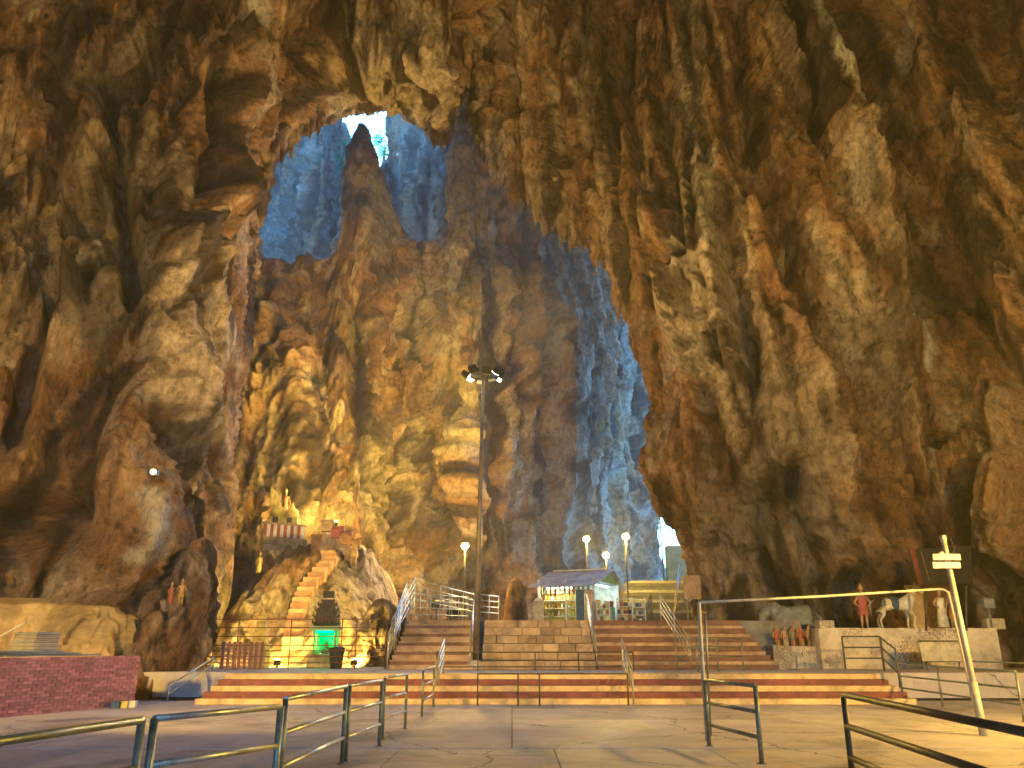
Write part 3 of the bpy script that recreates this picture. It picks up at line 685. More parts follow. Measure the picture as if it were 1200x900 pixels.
handrail('terrace_railing', (X(764, 32.5, 3), 32.5, TZ), (X(758, 40, 3), 40, TZ), (1.0, 0.7, 0.4), DARKP, 'dark railing on the terrace before the far stairs', 5)
handrail('far_stair_handrail', (X(790, 45.6, 3), 45.4, TZ), (X(797, 50, 5), 50.0, Zat(683, 50)), (1.1, 0.6), DARKP, 'dark handrail climbing the blue lit far stairs', 3, 0.03)
cur = rails('curved_railing', [Vector((X(790, 27.3, 1.3), 27.0, LZ)), Vector((X(812, 27.3, 1.3), 26.7, LZ)), Vector((X(836, 27.3, 1.3), 26.8, LZ)), Vector((X(870, 27.3, 1.3), 27.3, LZ))], 0.98, (1.0, 0.72, 0.45), GPIPE,
      'bent pipe railing at the foot of the wide staircase', 0.022, 0.024)
sr = rails('corner_railing', [P(991, 784, 28.2), P(1036, 784, 28.2)], 1.02, (1.0, 0.66, 0.33), DARKP, 'small dark three bar railing before the cracked white ledge', 0.024, 0.03)
handrail('corner_railing', P(1037, 786, 27.9), P(1055, 806, 23.9) , (1.02, 0.7, 0.38), DARKP, 'short dark handrail stepping down beside the cracked white ledge', 2, 0.024)
# shrine court fences
fz = 0.735
rails('court_fence', [Vector((X(x_, 30.2, 1.6), 30.2, fz)) for x_ in (240, 278, 340, 400, 417, 452)], 1.68, (1.0, 0.83, 0.65, 0.47, 0.36, 0.24, 0.12), REDP, 'long maroon bar fence in front of the green lit shrine', 0.018, 0.02, cat='fence')
rails('court_fence', [Vector((X(202, 28.4, 1.6), 28.4, fz)), Vector((X(238, 29.4, 1.6), 29.6, fz))], 1.98, (1.0, 0.85, 0.70, 0.55, 0.44, 0.33, 0.21, 0.1), DARKP, 'tall dark bar fence against the rock stump', 0.018, 0.02, cat='fence')
fg = handrail('fallen_railing', G(196, 822, 0.0), Vector((X(252, 27.6, 1), 27.4, fz)), (0.42, 0.2), STEEL, 'grey tubular handrail sloping up beside the rock stump', 3)

# ------------------------------------------------------------------ tall gate frame, leaning pole with plates
gt = empty('gate_frame', G(830, 868), label='tall thin galvanised pipe frame spanning before the statues', cat='gate')
a0 = G(829, 868); dl_ = a0.y; tl = P(819, 706, dl_); tr0 = P(1098, 690.5, 17.6); tr1 = P(1111, 694, 17.5); br = G(1146, 846)
inv = gt.location
MB().tube([a0 - inv, P(822, 760, dl_) - inv, tl - inv], 0.035, 10).build('post', CREAMP, gt)
MB().tube([tl - inv, P(960, 699, (dl_ + 17.6) / 2) - inv, tr0 - inv, P(1106, 691, 17.55) - inv, tr1 - inv, br - inv], 0.026, 10).build('top_bar', CREAMP, gt)
MB().tube([P(826, 712, dl_ + 0.3) - inv, G(833, 862) - inv], 0.02, 8).build('brace', GPIPE, gt)
MB().tube([P(820, 717, dl_) - inv, P(827, 718, dl_ + .3) - inv], 0.018, 8).build('rung', GPIPE, gt)
pb = G(1153, 862); pt = P(1105, 630, pb.y + 0.6)
lp = empty('leaning_pole', pb, label='leaning cream pole with two white plates', cat='pole')
dv = pt - pb
MB().tube([dv * 0.0, dv * 0.25], 0.075, 14).build('sleeve', CREAMP, lp)
MB().tube([dv * 0.05, dv * 1.0], [0.06, 0.052], 14).build('shaft', CREAMP, lp)
MB().tube([dv * 0.98, dv * 1.01], 0.062, 14).build('cap', WHITE, lp)
for k, yy in enumerate((653, 661.5)):
    c1, c2 = P(1092, yy + (1 if k else 0), pb.y + .42) - pb, P(1124.5, yy + (1 if k else 0), pb.y + .42) - pb
    MB().box((c1 + c2) / 2 + Vector((0, -0.03, 0)), ((c2 - c1).length, 0.03, 0.12)).build('plate', WHITE, lp, 0.008)
MB().box(P(1103, 650, pb.y + .45) - pb, (0.07, 0.1, 0.1)).build('clamp', CREAMP, lp)
cp = [P(1108, 629, pb.y + .6), P(1114, 632, pb.y + .6), P(1119, 642, pb.y + .55), P(1116, 650, pb.y + .5), P(1112, 655, pb.y + .45)]
MB().tube([q - pb for q in cp], 0.008, 6).build('cable', BLACK, lp)

MLENS = glow('lit mast lens', (1.0, 0.6, 0.25), 3.0)
# ------------------------------------------------------------------ light mast
mb_ = Vector((-1.23, 29.0, LZ)); mast = empty('light_mast', mb_, label='tall slim mast with a ring of floodlights at its top', cat='light mast')
zt = P(567, 440, 29.3).z - LZ; lean = Vector((X(566.5, 29, zt + LZ) - mb_.x, 0, 0))
MB().box((0, 0, 0.13), (0.5, 0.5, 0.26)).build('plinth', CONC, mast, 0.02)
MB().tube([(0, 0, 0.2), lean * 0.5 + Vector((0, 0, zt * 0.5)), lean + Vector((0, 0, zt))], [0.115, 0.085, 0.055], 16).build('shaft', grained('mast steel', (0.14, 0.11, 0.08), (0.28, 0.23, 0.17), 3, 0.5, 0.5), mast)
MB().lathe([(0.2, 0.26), (0.2, 0.29), (0.13, 0.30)], (0, 0, 0), 16).build('base_plate', STEEL, mast)
hd = lean + Vector((0, 0, zt - 0.08))
MB().tube([hd + Vector((0.52 * math.cos(w), 0.52 * math.sin(w), 0)) for w in [k * math.pi / 8 for k in range(16)]], 0.022, 8, True).build('ring', DARKP, mast)
for k in range(4):
    w = k * math.pi / 4; v = Vector((0.52 * math.cos(w), 0.52 * math.sin(w), 0)); MB().tube([hd - v, hd + v], 0.018, 8).build('spoke', DARKP, mast)
MB().tube([hd, hd + Vector((0, 0, 0.36))], [0.03, 0.008], 8).build('spike', DARKP, mast)
for k in range(8):
    w = k * math.pi / 4 + 0.2; o_ = Vector((math.cos(w), math.sin(w), 0)); c = hd + o_ * 0.68 + Vector((0, 0, 0.06 if k % 2 else -0.02))
    M_ = (Matrix.Rotation(w, 3, 'Z') @ Matrix.Rotation(R(55 if k % 3 else 25), 3, 'Y'))
    hb = MB().box(c, (0.17, 0.36, 0.30), M=M_, taper=0.75).build('floodlight', BLACK, mast, 0.01)
    MB().box(c + M_ @ Vector((0, 0, -0.157)), (0.14, 0.32, 0.012), M=M_).build('lens', MLENS if k in (0, 3, 4, 7) else WHITE, hb)
    MB().tube([hd + o_ * 0.52, c], 0.015, 6).build('bracket', DARKP, hb)
# ------------------------------------------------------------------ skin figures
def skin_mesh(name, verts, edges, radii, mat, parent=None, sub=2, loc=(0, 0, 0)):
    me = bpy.data.meshes.new(name + '_cage'); me.from_pydata(verts, edges, [])
    o = bpy.data.objects.new(name + '_cage', me); COL.objects.link(o)
    m = o.modifiers.new('s', 'SKIN'); m.use_smooth_shade = True
    for i, r_ in enumerate(radii):
        sv_ = me.skin_vertices[0].data[i]; sv_.radius = (r_, r_) if not isinstance(r_, tuple) else r_
    me.skin_vertices[0].data[0].use_root = True
    m2 = o.modifiers.new('u', 'SUBSURF'); m2.levels = sub; m2.render_levels = sub
    dg = bpy.context.evaluated_depsgraph_get(); dg.update()
    res = bpy.data.meshes.new_from_object(o.evaluated_get(dg)); res.name = name
    bpy.data.objects.remove(o); bpy.data.meshes.remove(me)
    res.materials.clear(); res.materials.append(mat)
    f = bpy.data.objects.new(name, res); COL.objects.link(f); f.location = loc
    if parent is not None: f.parent = parent
    return f
def figure(loc, rz, h, label, skin, cloth, wrap='skirt', arms='down', crown=True, group=None, name='statue'):
    """standing painted figure, h metres tall"""
    t = empty(name, loc, rz, label, 'statue', group); s = h / 1.75
    A = {'down': [(0.30, 0, 1.12), (0.33, -0.06, 0.86)], 'up': [(0.34, -0.12, 1.26), (0.27, -0.2, 1.5)], 'hip': [(0.38, 0.02, 1.14), (0.2, -0.08, 1.0)]}
    v = [(0, 0, 0.95), (0, 0, 1.12), (0, 0, 1.34), (0, 0, 1.46), (0, -0.01, 1.54), (0, -0.02, 1.66), (0, -0.01, 1.76)]
    e = [(i, i + 1) for i in range(6)]; r = [0.15, 0.125, 0.16, 0.06, 0.07, 0.10, 0.06]
    for sd_ in (-1, 1):
        a = A[arms if sd_ > 0 or arms == 'down' else 'hip']; n0 = len(v)
        v += [(sd_ * 0.19, 0, 1.40)] + [(sd_ * x, y, z) for x, y, z in a]; r += [0.07, 0.05, 0.036]
        e += [(2, n0), (n0, n0 + 1), (n0 + 1, n0 + 2)]
        n1 = len(v); last = Vector(v[-1])
        v += [tuple(last + Vector((sd_ * 0.01, -0.05, -0.07)))]; r += [0.035]; e += [(n0 + 2, n1)]
        n2 = len(v)
        v += [(sd_ * 0.10, 0, 0.88), (sd_ * 0.11, -0.01, 0.48), (sd_ * 0.12, 0.02, 0.08), (sd_ * 0.14, -0.14, 0.03)]; r += [0.10, 0.068, 0.045, 0.04]
        e += [(0, n2), (n2, n2 + 1), (n2 + 1, n2 + 2), (n2 + 2, n2 + 3)]
    sc_ = lambda q: tuple(c * s for c in q)
    skin_mesh('body', [sc_(q) for q in v], e, [q * s for q in r], skin, t, 2)
    if wrap == 'skirt': MB().lathe([(0.17 * s, 1.0 * s), (0.21 * s, 0.85 * s), (0.26 * s, 0.55 * s), (0.24 * s, 0.53 * s)], (0, 0, 0), 18, 1, 0.8).build('kilt', cloth, t)
    if wrap == 'robe': MB().lathe([(0.19 * s, 1.42 * s), (0.20 * s, 1.2 * s), (0.175 * s, 1.0 * s), (0.24 * s, 0.55 * s), (0.28 * s, 0.1 * s), (0.26 * s, 0.09 * s)], (0, 0, 0), 18, 1, 0.75).build('robe', cloth, t)
    if wrap == 'tunic': MB().lathe([(0.20 * s, 1.43 * s), (0.215 * s, 1.2 * s), (0.18 * s, 1.0 * s), (0.25 * s, 0.62 * s), (0.24 * s, 0.6 * s)], (0, 0, 0), 18, 1, 0.8).build('tunic', cloth, t)
    if crown: MB().lathe([(0.115 * s, 1.72 * s), (0.12 * s, 1.80 * s), (0.07 * s, 1.92 * s), (0.02 * s, 2.02 * s)], (0, 0, 0), 14).build('crown', GOLD, t)
    for sd_ in (-1, 1):
        MB().lathe([(0.001, -0.013 * s), (0.013 * s, 0), (0.001, 0.013 * s)], (sd_ * 0.036 * s, -0.105 * s, 1.675 * s), 8).build('eye', BLACK, t)
    return t
def quadruped(name, loc, rz, s, mat, label, neck_up=True, elephant=False):
    t = empty(name, loc, rz, label, 'statue')
    v = [(-0.15, 0, 1.05), (0.25, 0, 1.02), (0.6, 0, 1.08), (-0.6, 0, 1.10)]; r = [0.25, 0.25, 0.27, 0.26]; e = [(0, 1), (1, 2), (0, 3)]
    if elephant:
        v = [(x, y, z * 1.12) for x, y, z in v]; r = [0.40, 0.40, 0.38, 0.38]
        n = len(v); v += [(0.98, 0, 1.40), (1.22, 0, 1.25), (1.36, 0, 0.85), (1.34, 0, 0.35), (1.45, 0, 0.18)]; r += [0.30, 0.2, 0.12, 0.08, 0.06]
        e += [(2, n), (n, n + 1), (n + 1, n + 2), (n + 2, n + 3), (n + 3, n + 4)]
    else:
        n = len(v); v += [(0.86, 0, 1.38), (1.0, 0, 1.68), (1.06, 0, 1.80), (1.26, 0, 1.62), (1.38, 0, 1.50)]; r += [0.19, 0.13, 0.125, 0.09, 0.07]
        e += [(2, n), (n, n + 1), (n + 1, n + 2), (n + 2, n + 3), (n + 3, n + 4)]
    k = 1.7 if elephant else 1.0
    for sy in (-1, 1):
        n = len(v); y = 0.15 * sy * (1.3 if elephant else 1)
        fx = 0.16 if (sy < 0 and not elephant) else 0.0
        v += [(0.60, y, 0.82), (0.64 + fx, y, 0.48), (0.60 + fx * 0.8, y, 0.12), (0.65 + fx * 0.9, y, 0.03)]; r += [0.13 * k, 0.062 * k, 0.045 * k, 0.06 * k]; e += [(2, n), (n, n + 1), (n + 1, n + 2), (n + 2, n + 3)]
        n = len(v)
        v += [(-0.60, y, 0.80), (-0.50, y, 0.60), (-0.70, y, 0.40), (-0.66, y, 0.12), (-0.61, y, 0.03)]; r += [0.16 * k, 0.09 * k, 0.055 * k, 0.045 * k, 0.06 * k]
        e += [(3, n), (n, n + 1), (n + 1, n + 2), (n + 2, n + 3), (n + 3, n + 4)]
    sc_ = lambda q: tuple(c * s for c in q)
    skin_mesh('body', [sc_(q) for q in v], e, [q * s for q in r], mat, t, 2)
    for sy in (-1, 1):
        if elephant: MB().lathe([(0.02, -0.02), (0.26 * s, -0.01), (0.26 * s, 0.01), (0.02, 0.02)], (0, 0, 0), 14, 0.8, 1.0).build('ear', mat, t).matrix_local = Matrix.Translation((0.86 * s, sy * 0.34 * s, 1.42 * s)) @ Matrix.Rotation(R(90), 4, 'X')
        else: MB().tube([Vector((1.02, sy * 0.06, 1.86)) * s, Vector((1.04, sy * 0.08, 2.0)) * s], [0.035 * s, 0.006 * s], 8).build('ear', mat, t)
    MB().tube([Vector(q) * s for q in ((-0.82, 0, 1.22), (-1.0, 0, 1.1), (-1.04, 0, 0.8), (-1.0, 0, 0.5))], [0.03 * s, 0.05 * s, 0.06 * s, 0.01 * s], 8).build('tail', GREYP if not elephant else mat, t)
    return t

# ------------------------------------------------------------------ statue ledge
def wallblock(name, a, b, d0, d1, z0, z1, mat, label, cat, seed=0, lump=0.05):
    """rough plastered block from picture columns a..b, subdivided and uneven"""
    xa, xb = X(a, d0, (z0 + z1) / 2), X(b, d0, (z0 + z1) / 2); nx, nz, ny = max(4, int((xb - xa) / 0.12)), max(3, int((z1 - z0) / 0.12)), 6
    bm = bmesh.new(); bmesh.ops.create_cube(bm, size=1.0)
    for v in bm.verts: v.co = Vector(((xa + xb) / 2 + v.co.x * (xb - xa), (d0 + d1) / 2 + v.co.y * (d1 - d0), (z0 + z1) / 2 + v.co.z * (z1 - z0)))
    ed = [e for e in bm.edges if abs((e.verts[0].co - e.verts[1].co).x) > 0.01]; bmesh.ops.subdivide_edges(bm, edges=ed, cuts=nx, use_grid_fill=True)
    ed = [e for e in bm.edges if abs((e.verts[0].co - e.verts[1].co).z) > 0.01]; bmesh.ops.subdivide_edges(bm, edges=ed, cuts=nz, use_grid_fill=True)
    co = np.array([v.co[:] for v in bm.verts]); o1 = fbm(co / 0.9, 4, seed) * lump; o2 = fbm(co / 0.7, 3, seed + 9) * lump
    for v, q, w in zip(bm.verts, o1, o2): v.co.y += q; v.co.z += w * 0.7
    me = bpy.data.meshes.new(name); bm.to_mesh(me); bm.free(); me.materials.append(mat)
    o = bpy.data.objects.new(name, me); COL.objects.link(o); return tag(o, label, cat)
LD = 30.6; lz = Zat(736, LD); lz2 = Zat(757, LD)
wallblock('plaster_ledge', 962, 1172, LD, 34.2, 0.6, lz, PLAST, 'cracked whitewashed ledge carrying the horse statue', 'ledge', 5)
wallblock('plaster_ledge', 907, 960, LD + 0.4, 34.4, 0.6, lz2, PLAST, 'lower cream ledge crowded with small figurines', 'ledge', 15)
sz = lz - 0.02; SD = 31.6
hx = X(1046, SD, sz + 1)
hs = quadruped('horse_statue', (hx, SD, sz), 0, 0.86, HORSE, 'white standing horse statue with a blue saddle')
MB().lathe([(0.24, -0.13), (0.262, -0.12), (0.262, 0.12), (0.24, 0.13)], (0, 0, 0), 18, 1.0, 1.0).build('saddle', CLOTHB, hs).matrix_local = Matrix.Translation((0.0, 0, 0.93)) @ Matrix.Rotation(R(90), 4, 'Y')
MB().lathe([(0.14, -0.02), (0.16, 0), (0.14, 0.02)], (0, 0, 0), 14).build('collar', CLOTHR, hs).matrix_local = Matrix.Translation((0.76, 0, 1.22)) @ Matrix.Rotation(R(25), 4, 'Y')
MB().tube([Vector(q) * 0.86 for q in ((0.78, 0, 1.52), (0.92, 0, 1.82), (1.02, 0, 1.96))], [0.05, 0.06, 0.03], 8).build('mane', GREYP, hs)
figure((X(1011, SD, sz + .8), SD, sz), 0, 1.45, 'red dressed statue standing behind the tail of the horse statue', SKINP, CLOTHR, 'tunic', 'hip')
figure((X(1101, SD, sz + .8), SD - 0.1, sz), 0.2, 1.38, 'statue in a white robe with gold headdress near the leaning pole', SKINP, WHITE, 'robe', 'up')
figure((X(1116, SD + .6, sz + .8), SD + .6, sz), -0.2, 1.3, 'ochre statue half hidden behind the leaning pole', SKINP, GOLD, 'skirt', 'down')
yb = P(1079, 735, 32.4)
MB().lathe([(0.36, 0), (0.34, 0.15), (0.30, 0.2), (0.29, 1.5), (0.34, 1.56), (0.34, 1.66)], (0, 0, 0), 20).build('yellow_pillar', YWALL, None, label='stubby yellow pillar behind the head of the horse statue', cat='pillar').location = (yb.x, 32.5, sz)
gb = quadruped('elephant_statue', (X(932, 33.0, lz2 + 1), 33.0, lz2 - 0.02), math.pi, 0.98, GREYP, 'dim grey elephant statue behind the small figurines', elephant=True)
frnd = random.Random(11)
fm = [CLOTHR, GOLD, SKINP, WHITE, GREYP, SKINP]
names_ = ['small ochre figurine at the outer end of the low ledge', 'small gold figurine, second on the low ledge', 'small brown figurine, third on the low ledge', 'small pale figurine, fourth on the low ledge',
          'small grey figurine in the middle of the low ledge', 'tallest red figurine on the low ledge', 'orange red figurine beside the tallest red one', 'small gold figurine right of the red pair', 'small white figurine near the high ledge', 'small ochre figurine beside the high ledge', 'last small figurine against the high ledge']
for k, nm in enumerate(names_):
    x_ = 909 + 4.7 * k; hgt = 0.62 + 0.1 * frnd.random() + (0.14 if k in (5, 6) else 0)
    figure((X(x_, 31.5, lz2 + .3), 31.4 + 0.3 * (k % 2), lz2 - 0.02), frnd.uniform(-0.4, 0.4), hgt, nm, SKINP if k % 2 else GOLD, CLOTHR if k in (5, 6) else fm[k % 6], 'robe' if k % 2 else 'tunic', 'down', k % 3 == 0, 'figurines on the low ledge', 'figurine')
blk = P(967, 737, 31.3); MB().box((0, 0, 0.15), (0.55, 0.5, 0.3)).build('stone_block', PLAST, None, 0.03, label='small pale block at the corner of the high ledge', cat='block').location = (blk.x, 31.3, sz)
blk = P(1156, 700, 32.2); ob = empty('grey_box', (blk.x, 32.2, sz), label='grey metal box on a short post at the end of the ledge', cat='box')
MB().box((0, 0, 0.95), (0.42, 0.3, 0.36)).build('case', GREYP, ob, 0.02); MB().tube([(0, 0, 0), (0, 0, 0.8)], 0.05, 10).build('post', GREYP, ob)
MB().box((0.2, 0.2, 0.2), (0.7, 0.4, 0.4)).build('foot', PLAST, ob, 0.03)
cb = empty('cream_board', P(1105, 784, 28.6), 0.05, 'cream board standing in front of the cracked ledge', 'board'); cw = 47 / 950 * 27.6
MB().box((0, 0, 0.55), (cw, 0.05, 0.62), M=Matrix.Rotation(R(-8), 3, 'X')).build('panel', CREAMP, cb, 0.01)
MB().box((0, 0.0, 0.885), (cw + 0.06, 0.09, 0.04), M=Matrix.Rotation(R(-8), 3, 'X')).build('top_edge', DARKP, cb)
for sx in (-1, 1): MB().tube([(sx * cw * 0.47, 0.12, 0), (sx * cw * 0.47, 0.03, 0.86)], 0.025, 8).build('leg', DARKP, cb)
# black sign board high on brackets
SBD = 29.8; sb = empty('black_signboard', P(1102, 735, SBD), label='large black tilted signboard mounted above the statues', cat='signboard'); o0 = sb.location.copy()
q = [P(1065, 643, SBD - .2), P(1138, 640, SBD + .5), P(1141, 684, SBD + .5), P(1077, 685, SBD - .2)]
MB().prism([v - o0 for v in q], Vector((0, 0.14, 0))).build('board', BLACK, sb, 0.02)
MB().prism([v - o0 + Vector((0, -0.02, 0)) for v in (q[0], P(1072, 642.8, SBD - .15), P(1081, 684.5, SBD - .15), q[3])], Vector((0, 0.012, 0))).build('edge_strip', REDP, sb)
for x_ in (1085, 1132):
    MB().tube([P(x_, 686, SBD + .35) - o0, Vector((P(x_, 736, SBD + .35).x, SBD + .35, lz - 0.1)) - o0], 0.04, 8).build('post', DARKP, sb)
for k in range(14):
    v = q[0].lerp(q[3], 0.1 + 0.06 * k) + Vector((0.42, 0.02, 0)); 
    MB().box(v - o0, (0.03, 0.02, 0.03)).build('stud', GOLD, sb)

# ------------------------------------------------------------------ brick wall and what lies behind it
A0, B0 = G(-95, 850), G(157, 826.5); bd = (B0 - A0); bl = bd.length; ba = math.atan2(bd.y, bd.x)
bw = empty('brick_wall', A0, ba, 'low red brick wall at the plaza edge', 'wall')
bh = 1.27; MB().box((bl / 2 - 0.01, 0.165, bh / 2 - 0.01), (bl - 0.05, 0.21, bh - 0.04)).build('mortar_core', MORT, bw)
nb, nc = int(bl / 0.262), 17; lw = bl / nb; chh = bh / nc
bme = MB().box((0, 0, 0), (lw - 0.012, 0.11, chh - 0.012)).mesh('brick'); bme.materials.append(BRICK)
bhm = MB().box((0, 0, 0), (lw / 2 - 0.012, 0.11, chh - 0.012)).mesh('brick'); bhm.materials.append(BRICK)
brnd = random.Random(4); count = 0
for c in range(nc):
    x = 0.0; first = (c % 2 == 1)
    while x < bl - 0.02:
        w = lw / 2 if (first or bl - x < lw * 0.75) else lw
        inst(bme if w == lw else bhm, 'brick', bw, (x + w / 2, 0.055 + brnd.uniform(-0.008, 0.008), chh * (c + 0.5)), (0, 0, brnd.uniform(-0.012, 0.012))); first = False
        x += w; count += 1
# sheets lying on the wall
ut = Vector((math.cos(ba), math.sin(ba), 0)); un = Vector((-math.sin(ba), math.cos(ba), 0))
bc = empty('rubble_bed', A0 + un * 0.3, ba, 'rough fill behind the low brick wall', 'fill'); MB().box((bl / 2 - 0.4, 1.5, 0.60), (bl - 0.8, 2.3, 1.2)).build('bed', DIRT, bc, 0.1)
def sheet(name, s, off_, w, d, z, t, rz, mat, label, cat, n=10, group=None):
    m = MB()
    for k in range(n):                               # shallow corrugation
        x = -w / 2 + w * k / n; m.box((0, -d / 2 + d * (k + 0.5) / n, (0.012 if k % 2 else 0)), (w, d / n * 1.04, t))
    o = m.build(name, mat, None, label=label, cat=cat, group=group); pos = A0 + ut * s + un * off_
    o.location = (pos.x, pos.y, z); o.rotation_euler = (0, 0, ba + rz); return o
sheet('zinc_sheet', bl * 0.55, 0.65, 2.9, 1.0, 1.30, 0.025, 0.02, GALV, 'lowest long zinc sheet resting on the brick wall', 'metal sheet', 8, 'zinc sheets on the brick wall')
sheet('zinc_sheet', bl * 0.46, 0.62, 2.6, 0.9, 1.345, 0.025, -0.03, GALV, 'middle zinc sheet of the low pile on the brick wall', 'metal sheet', 8, 'zinc sheets on the brick wall')
sheet('zinc_sheet', bl * 0.40, 0.66, 2.3, 0.9, 1.39, 0.025, 0.04, GALV, 'topmost zinc sheet of the low pile on the brick wall', 'metal sheet', 8, 'zinc sheets on the brick wall')
st0 = G(43, 757, 1.45)
for k in range(10):
    o = MB().box((0, 0, 0), (0.72, 0.7, 0.03)).build('roof_tray', GALV if k % 2 else BSTAIR, None, 0.006, label=('%s grey metal tray of the square pile behind the brick wall' % ('lowest', 'second lowest', 'third lowest', 'fourth lowest', 'fifth lowest', 'fifth from the top', 'fourth from the top', 'third from the top', 'second from the top', 'topmost')[k]), cat='metal tray', group='square pile of metal trays')
    cpos = A0 + ut * (bl * 0.52) + un * 1.2; o.location = (X(43, cpos.y, 1.7) + brnd.uniform(-.02, .02), cpos.y, 1.425 + 0.045 * k); o.rotation_euler = (0, 0, ba + brnd.uniform(-0.05, 0.05))
pz = A0 + ut * (bl * 0.42) + un * 1.3
pk = MB().tube([P(-20, 757, pz.y), P(31, 729, pz.y)], 0.03, 8).build('timber_pole', CREAMP, None, label='pale timber pole leaning beside the square tray pile', cat='pole')
for k, (x_, m_, lb) in enumerate(((138, CLOTHB, 'dark blue block at the foot of the brick wall'), (147.5, LEMON, 'yellow block at the end of the brick wall'), (157, WHITE, 'white block at the end of the brick wall'))):
    q_ = G(x_, 829.5 - 0.3 * k); MB().box((0, 0, 0.085), (0.22, 0.16, 0.17)).build('kerb_block', m_, None, 0.015, label=lb, cat='block').location = (q_.x, q_.y - 0.12, 0)
# ------------------------------------------------------------------ free-standing rock: stump, mound
def rock_lump(name, c, rx, ry, h, label, seed, lean=(0, 0), nu=170, nv=150, amp=0.5, prof=None, pale=0.2, mat=None):
    """a stump or boulder grown from the ground: rings that narrow upward, displaced"""
    th = np.linspace(0, 2 * math.pi, nu); s = np.linspace(0, 1, nv)
    pr = np.interp(s, *zip(*(prof or [(0, 1), (0.3, 0.8), (0.6, 0.55), (0.85, 0.34), (0.97, 0.16), (1, 0.0)])))
    g_ = np.zeros((nu, nv, 3))
    g_[:, :, 0] = c[0] + lean[0] * s[None, :] + rx * pr[None, :] * np.cos(th)[:, None]
    g_[:, :, 1] = c[1] + lean[1] * s[None, :] + ry * pr[None, :] * np.sin(th)[:, None]
    g_[:, :, 2] = c[2] + h * s[None, :]
    n_ = np.zeros_like(g_); n_[:, :, 0] = np.cos(th)[:, None]; n_[:, :, 1] = np.sin(th)[:, None]; n_[:, :, 2] = 0.4
    p_ = g_.reshape(-1, 3); o_ = (rock_offset(p_, seed, amp, 1.1) * np.tile(np.minimum(1, 3 * (1 - s)), nu)).reshape(nu, nv)
    o_[-1] = o_[0]
    q_ = g_ + n_ * o_[:, :, None]
    pa = np.full(len(p_), pale)
    return grid_mesh(name, q_, mat or ROCK, {'stone': rock_color(p_, pa, np.zeros(len(p_)), seed + 60)}, kind='structure', label=label)
rock_lump('limewashed_ledge', (X(-10, 27, 1), 27.2, -0.3), 4.6, 1.5, Zat(698, 26) + 0.3, 'rounded yellow limewashed rock ledge behind the zinc sheets', 88, (0, 0.5), 260, 110, 0.36,
          [(0, 1.0), (0.5, 0.97), (0.8, 0.9), (0.93, 0.75), (1, 0.3)], 0.3, YWALL)
rock_lump('rock_stump', (X(192, 28.6, 0) , 28.8, -0.2), 1.75, 1.5, Zat(628, 29) + 0.2, 'tall rough rock stump between the brick wall and the court', 91, (0.55, 0.3), 200, 190, 0.42,
          [(0, 1.25), (0.2, 1.02), (0.45, 0.85), (0.6, 0.74), (0.75, 0.55), (0.9, 0.36), (0.97, 0.2), (1, 0.0)], 0.15)
rock_lump('rock_foot', (X(150, 27.2, 0), 27.6, -0.3), 1.5, 1.2, 3.0, 'knobbly boulder leaning on the rock stump behind the brick wall', 95, (0.3, 0.2), 150, 110, 0.4, None, 0.1)
rock_lump('rock_bank', (-5.6, 34.2, 0.3), 1.7, 2.4, 3.1, 'dark rock bank between the mound and the narrow staircase', 97, (0.2, 0.6), 150, 110, 0.45, None, -0.2)
# mound that carries the shrine stairs
MX0, MX1, MY0, MY1 = -14.0, -4.6, 32.4, 46.0
def mound_h(x, y):
    x = np.asarray(x, float); y = np.asarray(y, float)
    xc = -9.6; lat = np.exp(-np.abs((x - xc) / 4.1) ** 4.5)
    ramp_ = sstep(y, 32.6, 42.0)
    pts = np.stack([x, y, np.zeros_like(x)], 1) if x.ndim == 1 else np.stack([x.ravel(), y.ravel(), np.zeros(x.size)], 1)
    nz_ = (0.65 * fbm(pts / 2.4, 3, 501) + 0.28 * (0.4 - 2 * np.abs(perlin(pts / 0.9, 507))) + 0.10 * (0.4 - 2 * np.abs(perlin(pts / 0.4, 508)))).reshape(x.shape)
    side = 1.6 * np.exp(-((x + 6.6) / 1.5) ** 2 - ((y - 35.2) / 1.5) ** 2) + 1.0 * np.exp(-((x + 12.0) / 1.4) ** 2 - ((y - 34.6) / 1.4) ** 2)
    return 0.2 + (6.0 * ramp_ + side) * lat + nz_ * (0.3 + np.minimum(1, ramp_ * 3)) * lat
nx_, ny_ = 230, 320
gx, gy = np.meshgrid(np.linspace(MX0, MX1, nx_), np.linspace(MY0, MY1, ny_), indexing='ij')
zz = mound_h(gx, gy)
mg = np.stack([gx, gy, zz], 2); mp_ = mg.reshape(-1, 3)
rock_mound = grid_mesh('rock_mound', mg, ROCK, {'stone': rock_color(mp_ * np.array([1, 1, 1.0]), np.full(len(mp_), 0.42), np.zeros(len(mp_)), 560)}, flip=False, label='golden rock mound below the shrine terrace')
def on_mound(px, py, lift=0.0):
    r = ray(px, py)
    for y in np.arange(33.0, 45.5, 0.05):
        t = y / r.y; x, z = r.x * t, CAM_Z + r.z * t
        if z <= float(mound_h(np.array([x]), np.array([y]))[0]) + lift: return Vector((x, y, z))
    return Vector((r.x * 41 / r.y, 41, CAM_Z + r.z * 41 / r.y))
